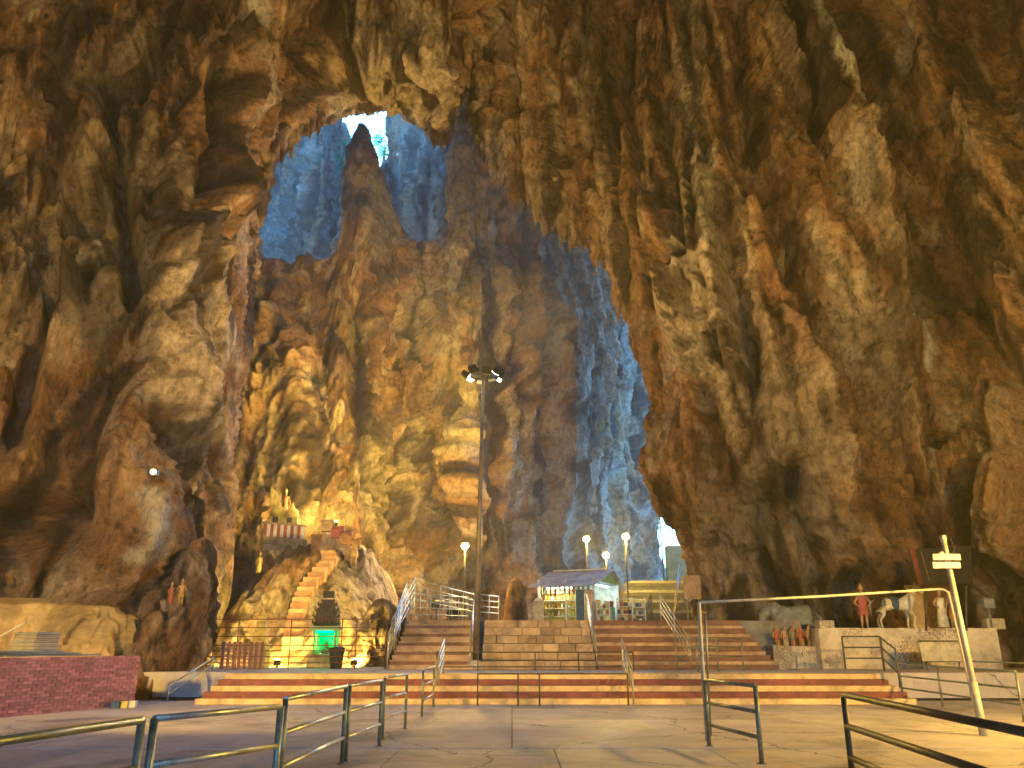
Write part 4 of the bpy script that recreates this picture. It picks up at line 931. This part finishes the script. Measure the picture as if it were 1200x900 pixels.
# stairs up the mound
sts = empty('mound_stairs', on_mound(343, 745), label='narrow pale and orange stairs winding up the golden mound', cat='staircase'); so = sts.location.copy()
path = [on_mound(*q, 0.25) for q in ((344, 748), (348, 722), (354, 700), (362, 682), (378, 664), (388, 655), (384, 645), (376, 634), (372, 628))]
dens = []
for a, b in zip(path[:-1], path[1:]):
    for k in range(6): dens.append(a.lerp(b, k / 6))
dens.append(path[-1])
nst = 26; k_ = np.linspace(0, len(dens) - 1, nst)
for i, kk in enumerate(k_):
    a = dens[int(kk)].lerp(dens[min(int(kk) + 1, len(dens) - 1)], kk - int(kk)); b = dens[min(int(kk) + 3, len(dens) - 1)]
    w = 0.85 - 0.3 * i / nst
    MB().box((a.x - so.x, a.y - so.y + 0.35, a.z - so.z - 0.35), (w, 1.0, 0.85)).build('step', STAIRW if i % 2 == 0 else STAIRO, sts, 0.01)
# upper shrine terrace: balustrade, domes, niche figure, side wall
bz = on_mound(333, 632); t0, t1 = P(309, 627, bz.y), P(356, 631, bz.y - 0.3)
bal = empty('balustrade', t0, label='red and white striped balustrade on the shrine terrace', cat='balustrade'); bo = t0.copy(); nb_ = 12
for k in range(5):
    for j in range(4): MB().box((t1 - t0) * ((k + 0.5) / 5) + Vector((0.0, 0.3, -0.2 - 0.42 * j)), ((t1 - t0).length / 5 - 0.015, 0.8, 0.40)).build('stone', STONE, bal, 0.03)
for k in range(nb_):
    q_ = t0.lerp(t1, (k + 0.5) / nb_) - bo
    MB().box(q_ + Vector((0, 0, 0.26)), ((t1 - t0).length / nb_ - 0.004, 0.2, 0.62)).build('stripe_block', WHITE if k % 2 else CLOTHR, bal, 0.01)
MB().box((t1 - t0) / 2 + Vector((0, 0, 0.61)), ((t1 - t0).length + 0.1, 0.28, 0.08), M=Matrix.Rotation(math.atan2(-(t1 - t0).z, (t1 - t0).x), 3, 'Y')).build('coping', STAIRW, bal)
def dome(px, py, d, s, label, name='yellow_shrine_dome'):
    q_ = P(px, py, d); t = empty(name, q_, label=label, cat='shrine')
    MB().box((0, 0, 0.2 * s), (0.9 * s, 0.9 * s, 0.4 * s)).build('base', LEMON, t, 0.02)
    MB().lathe([(0.42 * s, 0.4 * s), (0.45 * s, 0.6 * s), (0.36 * s, 0.85 * s), (0.16 * s, 1.02 * s), (0.07 * s, 1.2 * s), (0.02 * s, 1.35 * s)], (0, 0, 0), 20).build('dome', LEMON, t)
    MB().box((0, -0.46 * s, 0.22 * s), (0.3 * s, 0.03, 0.3 * s)).build('niche', CARVE, t)
dome(325, 615, bz.y + 1.0, 0.95, 'wider yellow domed shrine behind the striped balustrade')
dome(341, 615, bz.y + 1.0, 0.85, 'narrower yellow domed shrine behind the striped balustrade')
fq = P(333, 606, bz.y + 2.2); figure(fq, 0, 1.35, 'dark red statue standing in the rock niche above the domes', CARVE, RED, 'robe', 'down')
wl0, wl1 = on_mound(378, 630, .3), on_mound(416, 652, .3)
rw = empty('retaining_wall', wl0, label='low grey parapet descending beside the upper mound stairs', cat='wall'); rv = wl1 - wl0; nv_ = 7
for k in range(nv_):
    q_ = rv * ((k + 0.5) / nv_); MB().box(q_ + Vector((0, 0.1, -0.05)), (rv.x / nv_ * 1.0 - 0.012, 0.5, 0.75)).build('stone', STONE, rw, 0.02)
for k, (x_, y_, m_, lb) in enumerate(((384, 619, STAIRW, 'pale chest on the parapet above the mound stairs'), (396, 627, CLOTHR, 'red chest on the parapet above the mound stairs'), (405, 634, STAIRO, 'brown chest at the lower end of the parapet'))):
    q_ = P(x_, y_ + 4, wl0.y + 0.1 - 0.4 * k); bx_ = empty('chest', q_, label=lb, cat='chest')
    MB().box((0, 0, 0.2), (0.6, 0.4, 0.4)).build('case', m_, bx_, 0.02); MB().lathe([(0.2, -0.3), (0.2, 0.3)], (0, 0, 0), 16).build('lid', m_, bx_).matrix_local = Matrix.Translation((0, 0, 0.4)) @ Matrix.Rotation(R(90), 4, 'Y')
figure(on_mound(414, 664), 0.3, 1.5, 'slender golden statue on the slope below the parapet', GOLD, GOLD, 'skirt', 'up')
figure(on_mound(303, 672), -0.2, 0.9, 'small golden statue on the slope below the balustrade', GOLD, LEMON, 'robe', 'down')
figure(P(199, 708, 27.3), -0.4, 0.62, 'small red robed statue perched on the rock stump', SKINP, CLOTHR, 'robe', 'up')
figure(P(211, 708, 27.5), 0.4, 0.72, 'small golden statue perched on the rock stump', GOLD, GOLD, 'skirt', 'hip')
# yellow stupa in the court
sq = Vector((X(305, 31.2, 1.5), 31.2, fz)); stp = empty('yellow_stupa', sq, label='stepped yellow stupa behind the maroon fence', cat='stupa')
zz_ = 0.0
for w, h_ in ((0.62, 0.55), (0.56, 0.28), (0.48, 0.26), (0.40, 0.26), (0.32, 0.24), (0.24, 0.2)):
    MB().box((0, 0, zz_ + h_ / 2), (w, w, h_ - 0.02)).box((0, 0, zz_ + h_ - 0.01), (w + 0.07, w + 0.07, 0.03)).build('tier', LEMON, stp, 0.012); zz_ += h_ + 0.004
MB().lathe([(0.1, 0), (0.12, 0.06), (0.05, 0.14), (0.01, 0.24)], (0, 0, zz_), 14).build('finial', LEMON, stp)
# checked gate panel
c0, c1 = Vector((X(257, 29.7, 1), 29.7, fz)), Vector((X(309, 29.9, 1), 29.9, fz)); cg = empty('lattice_gate', c0, math.atan2((c1 - c0).y, (c1 - c0).x), 'maroon and cream checked lattice gate at the court fence', 'gate'); cl = (c1 - c0).length
for k in range(8): MB().box((cl * (k + 0.5) / 8, 0, 0.46), (cl / 16, 0.03, 0.9)).build('upright', REDP, cg)
for k in range(7): MB().box((cl / 2, 0.035, 0.08 + 0.128 * k), (cl, 0.025, 0.062)).build('slat', STAIRW, cg)
# green lit shrine
gq = Vector((X(382, 31.6, 1.5), 31.6, fz)); gs = empty('green_shrine', gq, label='small shrine with a dark carved tower, glowing green inside', cat='shrine')
MB().box((0, 0, 0.2), (1.15, 0.9, 0.4)).box((0, 0, 0.44), (1.0, 0.8, 0.1)).build('plinth', YWALL, gs, 0.02)
for sx in (-1, 1):
    for sy in (-1, 1):
        MB().lathe([(0.075, 0), (0.075, 0.08), (0.05, 0.1), (0.05, 0.68), (0.08, 0.74), (0.08, 0.8)], (sx * 0.36, sy * 0.28, 0.49), 14).build('column', GREENW, gs)
MB().box((0, 0.24, 0.89), (0.62, 0.04, 0.76)).build('back_wall', GREENW, gs)
MB().box((0, 0, 1.34), (1.0, 0.8, 0.10)).box((0, 0, 1.43), (1.12, 0.9, 0.07)).build('cornice', GREENW, gs, 0.01)
zt_ = 1.47
for w, h_ in ((0.86, 0.20), (0.84, 0.24), (0.76, 0.22), (0.60, 0.18), (0.40, 0.12)):
    m = MB().box((0, 0, zt_ + h_ / 2), (w, w * 0.8, h_), taper=0.9)
    for k in range(7):
        for sy in (-1, 1):
            xx = -w / 2 + w * (k + 0.5) / 7; m.lathe([(w / 18, 0), (w / 14, h_ * 0.5), (w / 30, h_ * 0.9)], (xx, sy * w * 0.4, zt_), 8)
    for sx in (-1, 1): m.tube([(sx * w * 0.48, -w * 0.35, zt_ + h_ * 0.4), (sx * w * 0.58, -w * 0.35, zt_ + h_ * 0.8), (sx * w * 0.56, -w * 0.35, zt_ + h_ * 1.3)], [0.05, 0.04, 0.005], 8)
    m.build('tower_tier', CARVE, gs); zt_ += h_
MB().box((0, -0.05, zt_ + 0.18), (0.42, 0.2, 0.24)).build('top_box', BLACK, gs, 0.015)
skin_mesh('idol', [(0, 0, 0.56), (0, 0, 0.72), (0, 0, 0.86), (0, 0, 0.98), (0.1, -0.04, 0.78), (-0.1, -0.04, 0.78), (0.14, -0.12, 0.54), (-0.14, -0.12, 0.54)], [(0, 1), (1, 2), (2, 3), (2, 4), (2, 5), (0, 6), (0, 7)], [0.1, 0.08, 0.05, 0.06, 0.035, 0.035, 0.05, 0.05], CARVE, gs)
gl_ = bpy.data.lights.new('green_lamp', 'POINT'); gl_.energy = 3.5; gl_.color = (0.32, 1.0, 0.08); gl_.shadow_soft_size = 0.05
go_ = bpy.data.objects.new('lamp_light', gl_); COL.objects.link(go_); go_.parent = gs; go_.location = (0, -0.3, 1.2)
MB().tube([(-0.3, -0.34, 1.27), (0.3, -0.34, 1.27)], 0.015, 8).build('lamp_tube', glow('green tube', (0.25, 1.0, 0.2), 1.5), gs)
bq = Vector((X(394, 30.7, 1), 30.7, fz)); bn = empty('dark_bin', bq, label='dark green bin in front of the green lit shrine', cat='bin')
MB().lathe([(0.2, 0), (0.27, 0.55), (0.29, 0.58), (0.29, 0.66)], (0, 0, 0), 18).build('body', grained('bin green', (0.03, 0.05, 0.035), (0.06, 0.08, 0.06), 6, 0.6), bn); MB().lathe([(0.3, 0.66), (0.26, 0.72), (0.05, 0.75)], (0, 0, 0), 18).build('lid', BLACK, bn)

# ------------------------------------------------------------------ kiosk on the terrace
ko = P(630, 727, 38.5); ko.z = TZ + 0.005; kr = P(697, 727, 37.2); ka = math.atan2(kr.y - ko.y, kr.x - ko.x); KW = (kr.xy - ko.xy).length; KD = 3.2
ks = empty('souvenir_kiosk', ko, ka, 'open souvenir kiosk with a blue sheet roof and lit shelves', 'kiosk')
for x in (0.05, KW * 0.5, KW - 0.05):
    for y in (0.05, KD - 0.05): MB().box((x, y, 1.0), (0.08, 0.08, 2.0)).build('post', WHITE, ks, 0.01)
ez, rz_ = 1.62, 2.45; npan = 8
for side in (0, 1):
    for k in range(npan):
        xa, xb = -0.25 + (KW + 0.55) * k / npan, -0.25 + (KW + 0.55) * (k + 1) / npan
        y0, y1 = (-0.55, KD * 0.55) if side == 0 else (KD + 0.4, KD * 0.55)
        m = MB(); L_ = 6
        for j in range(L_):
            u0, u1 = xa + (xb - xa) * j / L_, xa + (xb - xa) * (j + 1) / L_; zo = 0.018 if j % 2 else 0.0
            m.add([(u0, y0, ez + zo), (u1, y0, ez + 0.018 - zo), (u1, y1, rz_ + 0.018 - zo), (u0, y1, rz_ + zo), (u0, y0, ez + zo - 0.012), (u1, y0, ez + 0.006 - zo), (u1, y1, rz_ + 0.006 - zo), (u0, y1, rz_ + zo - 0.012)],
                  [(0, 1, 2, 3), (7, 6, 5, 4), (0, 4, 5, 1), (1, 5, 6, 2), (2, 6, 7, 3), (3, 7, 4, 0)])
        m.build('roof_sheet', BLUEZ, ks)
for k in range(7): MB().box((KW * (k + 0.5) / 7, KD * 0.55, rz_ + 0.06), (KW / 7 - 0.06, 0.16, 0.05)).build('ridge_cap', WHITE, ks)
MB().prism([(KW + 0.02, 0.0, ez + 0.22), (KW + 0.02, KD, ez + 0.22), (KW + 0.02, KD * 0.55, rz_ - 0.06)], (0.03, 0, 0)).build('gable_board', GREENW, ks)
MB().box((KW / 2, KD - 0.02, 0.95), (KW, 0.05, 1.9)).build('back_wall', WHITE, ks)
MB().box((0.02, KD / 2, 0.9), (0.05, KD - 0.2, 1.8)).build('side_wall', WOODM, ks)
for z in (0.35, 0.7, 1.05, 1.4): MB().box((KW * 0.30, 0.45, z), (KW * 0.55, 0.35, 0.03)).build('shelf', CREAMP, ks)
MB().box((KW * 0.30, 0.66, 0.85), (KW * 0.55, 0.03, 1.6)).build('shelf_back', LEMON, ks)
MB().box((KW - 0.3, KD * 0.5, 0.4), (0.55, KD * 0.8, 0.8)).build('counter', GREENW, ks, 0.02)
MB().tube([(0.3, 0.25, 1.6), (KW * 0.58, 0.25, 1.6)], 0.018, 8).build('warm_strip', WARMT, ks)
MB().tube([(KW - 0.35, 0.5, 1.75), (KW - 0.35, KD - 0.5, 1.75)], 0.02, 8).build('tube_lamp', TUBE, ks)
km = Matrix.Translation(ko) @ Matrix.Rotation(ka, 4, 'Z')
def kiosk_light(loc, e, col, parent, nm):
    d_ = bpy.data.lights.new(nm, 'POINT'); d_.energy = e; d_.color = col; d_.shadow_soft_size = 0.12
    o = bpy.data.objects.new(nm, d_); COL.objects.link(o); o.parent = parent; o.location = loc
kiosk_light((KW * 0.3, 0.1, 1.5), 26, (1, 0.6, 0.18), ks, 'shelf_light'); kiosk_light((KW - 0.5, KD * 0.4, 1.55), 8, (1.0, 0.85, 0.55), ks, 'tube_light')
ORD = ['first', 'second', 'third', 'fourth', 'fifth', 'sixth', 'seventh', 'eighth', 'ninth', 'tenth', 'eleventh', 'twelfth']
krnd = random.Random(21); gm_ = [GOLD, LEMON, CREAMP, CLOTHR, WHITE, SKINP]
for r_ in range(4):
    for c in range(9):
        hgt = krnd.uniform(0.12, 0.26)
        o = MB().lathe([(0.05, 0), (0.062, hgt * 0.3), (0.04, hgt * 0.7), (0.045, hgt * 0.85), (0.012, hgt)], (0, 0, 0), 10).build('souvenir', gm_[krnd.randrange(6)], None, label='small souvenir, %s from the marker stone end on the %s kiosk shelf' % (ORD[c], ('lowest', 'second lowest', 'second highest', 'highest')[r_]), cat='souvenir', group='souvenirs on the kiosk shelves')
        o.location = km @ Vector((0.22 + c * KW * 0.06, 0.42, 0.37 + 0.35 * r_))
for c in range(12):
    ln = krnd.uniform(0.25, 0.45)
    o = MB().tube([(0, 0, 0), (0, 0, -0.06)], 0.006, 6).lathe([(0.03, -0.06 - ln), (0.06, -0.03 - ln * 0.6), (0.05, -0.06), (0.01, -0.05)], (0, 0, 0), 10).build('hanging_garland', [CLOTHR, WOODM, GREYP, WOODM][c % 4], None, label='dark garland under the kiosk eave, %s from the marker stone end' % ORD[c], cat='garland', group='garlands under the kiosk eave')
    o.location = km @ Vector((0.15 + c * KW / 12.2, -0.35, ez + 0.05))
for c, (m_, lb) in enumerate(((CLOTHR, 'red crate on the white lit kiosk counter'), (WHITE, 'white crate on the kiosk counter'), (LEMON, 'yellow crate at the near end of the kiosk counter'))):
    o = MB().box((0, 0, 0.13), (0.4, 0.5, 0.26), taper=1.1).build('crate', m_, None, 0.015, label=lb, cat='crate'); o.location = km @ Vector((KW - 0.28, (2.3, 1.6, 0.7)[c], 0.805)); o.rotation_euler.z = ka
def rack(px, d, h, w, mats, label):
    q_ = Vector((X(px, d, TZ + .6), d, TZ + 0.005)); t = empty('display_rack', q_, 0.1, label, 'rack')
    for sx in (-1, 1): MB().box((sx * w / 2, 0, h / 2), (0.04, 0.3, h)).build('upright', WHITE, t)
    for k in range(4):
        MB().box((0, 0, 0.1 + (h - 0.15) * k / 3), (w, 0.3, 0.03)).build('shelf', WHITE, t)
        if k < 3:
            for j in range(4): MB().box((-w / 2 + w * (j + 0.5) / 4, 0, 0.1 + (h - 0.15) * k / 3 + 0.1), (w / 5, 0.2, 0.17)).build('goods_box', mats[(j + k) % len(mats)], t)
rack(731, 38.0, 1.15, 0.7, [CLOTHR, CLOTHB, WHITE], 'white display rack right of the kiosk counter')
rack(748, 39.5, 1.2, 0.6, [CLOTHB, GREYP, WHITE], 'display rack of blue boxes beside the far stairs')
rack(706, 36.2, 0.9, 0.55, [WHITE, CLOTHR, GREENW], 'low display rack before the kiosk counter')
sbq = Vector((X(631, 37.6, 3), 37.6, TZ)); sbx = empty('tall_stone_marker', sbq, label='tall pale marker stone beside the kiosk', cat='marker'); MB().box((0, 0, 0.5), (0.48, 0.35, 1.0)).build('block', PLAST, sbx, 0.03); MB().box((0, 0, 1.08), (0.44, 0.32, 0.16), taper=0.25).build('cap', WHITE, sbx)
for x_, lb, col in ((680, 'dark upright figure board at the kiosk front', CLOTHB), (690.5, 'patterned upright column board at the kiosk corner', STONE)):
    q_ = Vector((X(x_, 36.4, 3), 36.4, TZ)); t = empty('standing_board', q_, 0.15, lb, 'board'); MB().box((0, 0, 0.72), (0.36, 0.06, 1.4)).build('panel', col, t, 0.02); MB().box((0, 0.12, 0.3), (0.06, 0.24, 0.6)).build('strut', WOODM, t)
# dark stone hump by the wall and small dog-like stone beside the tiers
rock_lump('rock_hump', (X(605, 44, 3), 44.0, TZ - 0.3), 0.85, 0.8, Zat(675, 44) - TZ + 0.3, 'dark rounded rock hump behind the masonry tiers', 133, (0, 0), 90, 80, 0.16, [(0, 1), (0.5, 0.98), (0.75, 0.8), (0.9, 0.5), (1, 0.0)], -0.5)
# slab door tower, blue daylight put into its colour, and pale signs by the far stairs
tq = Vector((X(793, 56, 6), 56, 5.22)); tw = empty('daylight_tinted_pillar', tq, label='tall flat pillar tinted with painted blue daylight at the top of the far stairs', cat='pillar')
MB().box((0, 0, 1.4), (1.3, 0.8, Zat(640, 56) - tq.z)).build('shaft', grained('daylight tinted render', (0.07, 0.14, 0.24), (0.13, 0.22, 0.34), 2, 0.7), tw, 0.04).location = (0, 0, (Zat(640, 56) - tq.z) / 2 - 1.4)
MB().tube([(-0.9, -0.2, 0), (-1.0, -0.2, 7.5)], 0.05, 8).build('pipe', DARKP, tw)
sg = Vector((X(811, 36.2, 4), 36.2, TZ)); sgn = empty('pale_notice_board', sg, label='pale square notice board at the foot of the rock corner', cat='board')
MB().box((0, 0, Zat(688, 36.2) - TZ), (0.72, 0.06, 1.0)).build('panel', PLUM, sgn, 0.01)
for sx in (-1, 1): MB().box((sx * 0.25, 0.06, 0.9), (0.05, 0.05, 1.8)).build('leg', DARKP, sgn)
# ------------------------------------------------------------------ stalactites along the lips
VP, VPX, VPY = pd_front, *project(pd_front)
def rock_depth(px_, py_, win=4):
    m = (np.abs(VPX - px_) < win) & (np.abs(VPY - py_) < win) & (VP[:, 1] > 8)
    return float(VP[m][:, 1].min()) if m.any() else None
def stalactite(px_, py0, py1, d, w, seed):
    a, b = P(px_, py0, d), P(px_, py1, d); L_ = a.z - b.z + 1.2; nv2, nu2 = 40, 22
    s = np.linspace(0, 1, nv2); th = np.linspace(0, 2 * math.pi, nu2)
    r_ = w * ((1 - s) ** 0.7) * (1 + 0.18 * np.sin(s * 17 + seed)) + 0.01
    g_ = np.zeros((nu2, nv2, 3)); g_[:, :, 0] = b.x + (a.x - b.x) * (1 - s) + r_ * np.cos(th)[:, None]; g_[:, :, 1] = d + r_ * np.sin(th)[:, None]; g_[:, :, 2] = a.z + 1.2 - L_ * s
    pp = g_.reshape(-1, 3); o_ = (0.28 * w * (0.3 - 2 * np.abs(perlin(pp / np.array([0.5, 0.5, 2]), seed)))).reshape(nu2, nv2); o_[-1] = o_[0]
    g_[:, :, 0] += o_ * np.cos(th)[:, None]; g_[:, :, 1] += o_ * np.sin(th)[:, None]
    o = grid_mesh('stalactite', g_, ROCK, {'stone': rock_color(pp, np.zeros(len(pp)), np.zeros(len(pp)), 200)}, kind=None, parent=cave_front)
    if 'kind' in o: del o['kind']
srn = random.Random(17)
fr = [(556, 100), (560, 140), (568, 175), (580, 200), (592, 214), (604, 222), (616, 236), (628, 246), (640, 256), (652, 264), (664, 272), (676, 280), (688, 288), (700, 292), (712, 306), (722, 326), (730, 352)]
for k, (x_, y_) in enumerate(fr):
    for j in range(4):
        xx, yy = x_ + srn.uniform(-8, 9), y_ + srn.uniform(-22, 3); d_ = rock_depth(xx + 4, yy - 12, 9)
        if d_: stalactite(xx, yy - 24, yy + srn.uniform(8, 34) * (1 if k > 2 else 0.6), d_ + 0.25, srn.uniform(0.22, 0.7), 600 + k * 5 + j)
for x_, y_ in ((320, 198), (330, 186), (312, 225), (341, 176), (350, 166), (306, 250), (372, 156), (362, 160), (508, 160), (517, 168), (524, 170)):
    d_ = rock_depth(x_, y_ - 12, 9)
    if d_: stalactite(x_, y_ - 16, y_ + srn.uniform(4, 16), d_ + 0.8, srn.uniform(0.2, 0.5), 700 + x_)

# ------------------------------------------------------------------ plants on the far rim
def bush(name, c, r, n, label, seed, cat='tree', group=None):
    t = empty(name, c, label=label, cat=cat, group=group); rr = np.random.RandomState(seed)
    MB().tube([(0, 0, -2.0), (0.2, 0, r * 0.4), (0.1, 0.1, r)], [0.25, 0.15, 0.05], 8).tube([(0.1, 0, r * 0.2), (-r * 0.5, 0.1, r * 0.8)], [0.1, 0.03], 8).tube([(0.1, 0, r * 0.2), (r * 0.6, 0.1, r * 0.7)], [0.1, 0.03], 8).build('trunk', WOODM, t)
    cl = rr.normal(size=(14, 3)) * np.array([0.55, 0.5, 0.45]) * r + np.array([0, 0, r * 0.6])
    p0 = cl[rr.randint(0, 14, n)] + rr.normal(size=(n, 3)) * r * 0.2
    a = rr.normal(size=(n, 3)); a /= np.linalg.norm(a, axis=1)[:, None]; b = np.cross(a, rr.normal(size=(n, 3))); b /= np.linalg.norm(b, axis=1)[:, None]
    L_ = rr.uniform(0.14, 0.34, n)[:, None]
    v = np.concatenate([p0 - a * L_, p0 + b * L_ * 0.4, p0 + a * L_, p0 - b * L_ * 0.4]); i = np.arange(n)
    m = MB(); m.add([tuple(q) for q in v], [(int(k), int(k + n), int(k + 2 * n), int(k + 3 * n)) for k in i])
    m.build('crown', LEAF, t)
bush('rim_tree', P(398, 178, 92), 1.6, 500, 'bright green tree left of the pinnacle in the roof opening', 1, group='trees on the rim')
bush('rim_tree', P(406, 196, 91), 1.3, 500, 'small shrub low in the roof opening left of the pinnacle', 2, group='trees on the rim')
bush('rim_tree', P(449, 182, 91), 1.7, 350, 'sparse backlit tree right of the pinnacle in the roof opening', 3, group='trees on the rim')
bush('rim_tree', P(638, 250, 62), 1.6, 1500, 'green creeper glimpsed through the gap among the stalactites', 4, group='trees on the rim')

# ------------------------------------------------------------------ lamps
SOD = (1.0, 0.38, 0.015)
def light(o_parent, loc, energy, col, r=0.12, kind='POINT', aim=None, size=R(130), blend=0.6, nm='bulb_light'):
    d_ = bpy.data.lights.new(nm, kind); d_.energy = energy; d_.color = col; d_.shadow_soft_size = r
    o = bpy.data.objects.new(nm, d_); COL.objects.link(o); o.location = loc
    if kind == 'SPOT':
        d_.spot_size = size; d_.spot_blend = blend
        o.rotation_euler = (Vector(aim)).to_track_quat('-Z', 'Y').to_euler()
    o.parent = o_parent
    return o
def post_lamp(px_, py_, d, z0, energy, label, col=SOD, gl=GLASSP, arm=0.0):
    q_ = P(px_, py_, d); base = Vector((q_.x - arm, d, z0)); t = empty('street_lamp', base, label=label, cat='lamp', group='sodium lamps on posts'); h = q_.z - z0
    pts = [(0, 0, 0), (0, 0, h - 0.1)] + ([(arm * 0.4, 0, h + 0.22), (arm, 0, h + 0.2)] if arm else [(0, 0, h - 0.05)])
    MB().tube(pts, 0.05, 10).build('pole', DARKP, t)
    MB().lathe([(0.06, 0.12), (0.2, 0.09), (0.21, 0.06), (0.05, 0.06)], (arm, 0, h + 0.06), 16).build('hood', DARKP, t)
    MB().lathe([(0.02, -0.24), (0.14, -0.19), (0.22, -0.08), (0.23, 0.0), (0.16, 0.1), (0.05, 0.13)], (arm, 0, h), 18).build('globe', gl, t)
    light(t, (arm, -0.34, h - 0.16), energy, col, 0.12)
post_lamp(545, 639, 44.0, TZ, 450, 'single sodium lamp to the left of the mast')
post_lamp(687, 631, 50.0, TZ, 450, 'sodium lamp above the left part of the kiosk roof')
post_lamp(733, 628, 46.0, TZ, 450, 'brightest sodium lamp on a post above the kiosk gable')
post_lamp(710, 650, 48.0, TZ, 200, 'lower sodium lamp just above the kiosk ridge')
d_ = rock_depth(180, 553, 6) or 28
q_ = P(180, 553, d_ - 0.35); wlp = empty('wall_lamp', q_, label='small lit lamp fixed on the pale rock above the stump', cat='lamp')
MB().box((0, 0.12, 0), (0.26, 0.2, 0.26), taper=0.8).build('case', DARKP, wlp, 0.02); MB().lathe([(0.02, -0.1), (0.09, -0.06), (0.11, 0), (0.09, 0.06), (0.02, 0.1)], (0, -0.03, 0), 14).build('globe', GLASSP, wlp); MB().tube([(0, 0.2, 0), (0, 1.2, 0.1)], 0.03, 8).build('bracket', DARKP, wlp)
light(wlp, (0, -0.9, 0), 1.2, SOD, 0.1)
def flood(loc, aim, energy, label, col=SOD, size=130, pole=True, group='floodlights around the hall', r=0.2, z0=0.0, k=1.0):
    loc = Vector(loc); aim = Vector(aim); t = empty('floodlight', (loc.x, loc.y, z0), label=label, cat='floodlight', group=group); h = loc.z - z0
    dv_ = (aim - loc).normalized(); Mq = dv_.to_track_quat('-Z', 'Y').to_matrix()
    MB().tube([(0, 0, 0), (0, 0, max(0.05, h - 0.15))], 0.05, 10).build('pole', DARKP, t)
    c = Vector((0, 0, h)); MB().box(c + Mq @ Vector((0, 0, 0.1)), (0.5 * k, 0.4 * k, 0.18 * k), M=Mq).build('case', BLACK, t, 0.02)
    MB().box(c + Mq @ Vector((0, 0, 0.0)), (0.44 * k, 0.34 * k, 0.012), M=Mq).build('lens', glow('floodlight lens', col, 25), t)
    light(t, c + Mq @ Vector((0, 0, -0.12)), energy, col, r, 'SPOT', dv_, R(size), 0.5)
YS = (1.0, 0.42, 0.012)
flood((-8.9, 32.5, 0.95), P(350, 640, 45), 330, 'floodlight low behind the green lit shrine, aimed at the mound', YS, 150, z0=fz, k=0.5)
flood((-6.0, 32.5, 0.95), P(400, 660, 42), 330, 'floodlight low beside the narrow staircase aimed at the mound', YS, 150, z0=fz, k=0.5)
flood((-12.0, 32.5, 0.95), P(300, 640, 44), 330, 'floodlight low behind the yellow stupa, aimed at the mound', YS, 150, z0=fz, k=0.5)
flood(P(392, 612, 42.0), P(350, 470, 47), 1000, 'floodlight behind the red chest aimed up the flowstone', YS, 130, z0=5.6, k=0.6)
flood(P(512, 706, 42.5), P(420, 480, 52), 1300, 'floodlight on the bank aimed up the flowstone wall', YS, 95, z0=TZ)
flood((15.5, 9.0, 5.5), (13, 33, 18), 2500, 'sodium floodlight on a post beyond the picture edge by the statue ledge', SOD, 150)
flood((13.5, 12.0, 4.6), (8, 11, 0), 1200, 'second sodium floodlight beyond the picture edge, aimed at the plaza', SOD, 150)
flood((-15.0, 8.0, 5.0), (-14, 30, 20), 2400, 'sodium floodlight on a post beyond the picture edge by the brick wall', SOD, 150)
flood((-2.5, -4.0, 9.0), (-15, 30, 24), 1500, 'added fill floodlight on a tall post behind the viewer, aimed at the wall over the stump', (1.0, 0.44, 0.09), 62)  # three unseen fill lights added to brighten the upper walls and arch
flood((1.5, -4.0, 9.0), (-2.5, 30, 36), 1000, 'added fill floodlight on a tall post behind the viewer, aimed at the arch', (1.0, 0.46, 0.12), 44)
flood((4.5, -4.0, 9.0), (15, 32, 26), 1700, 'added fill floodlight on a tall post behind the viewer, aimed at the fluted wall', (1.0, 0.44, 0.09), 62)

flood((-13.0, 12.0, 4.6), (2, 27, 1.0), 1000, 'added sodium floodlight beyond the picture edge, brightening the striped steps', SOD, 55)  # unseen lamp added to brighten the steps from the front
flood(P(530, 716, 36.5), P(420, 450, 52), 1300, 'added floodlight behind the mast aimed high on the flowstone wall', YS, 52, z0=TZ)  # added to carry the golden wash higher up the wall
mh = hd                                              # the lit heads of the mast
for aim_, en in (((16, -1, 8), 950), ((12, -2, 18), 1100), ((-14, -1, 10), 900), ((-9, -2, 20), 1000)):
    light(mast, mh + Vector(aim_).normalized() * 1.1, en, (1.0, 0.42, 0.06), 0.2, 'SPOT', Vector(aim_), R(115), 0.8, 'mast_light')

for aim_, en, cone in (((-8.5, 19, 4.5), 5200, 68), ((-5.0, 20, 7.0), 1200, 50), ((-7.0, 6.8, -7.2), 2600, 44)):  # golden spots added at the head to brighten flowstone and mound
    light(mast, mh + Vector(aim_).normalized() * 1.1, en, YS, 0.25, 'SPOT', Vector(aim_), R(cone), 0.9, 'mast_light')
# ------------------------------------------------------------------ the damp air of the cave
hz = MB().box((0, 43, 37.0), (140, 180, 84)).mesh('haze'); hm = bpy.data.materials.new('cave air'); hm.use_nodes = True
hn = hm.node_tree.nodes; hn.clear(); pv = hn.new('ShaderNodeVolumePrincipled'); ho = hn.new('ShaderNodeOutputMaterial')
pv.inputs['Color'].default_value = (0.92, 0.95, 1.0, 1); pv.inputs['Density'].default_value = 0.0014; pv.inputs['Anisotropy'].default_value = 0.3
hm.node_tree.links.new(pv.outputs[0], ho.inputs['Volume']); hz.materials.append(hm)
hob = bpy.data.objects.new('haze', hz); COL.objects.link(hob); tag(hob, 'thin damp air filling the cave', None, None, 'stuff')
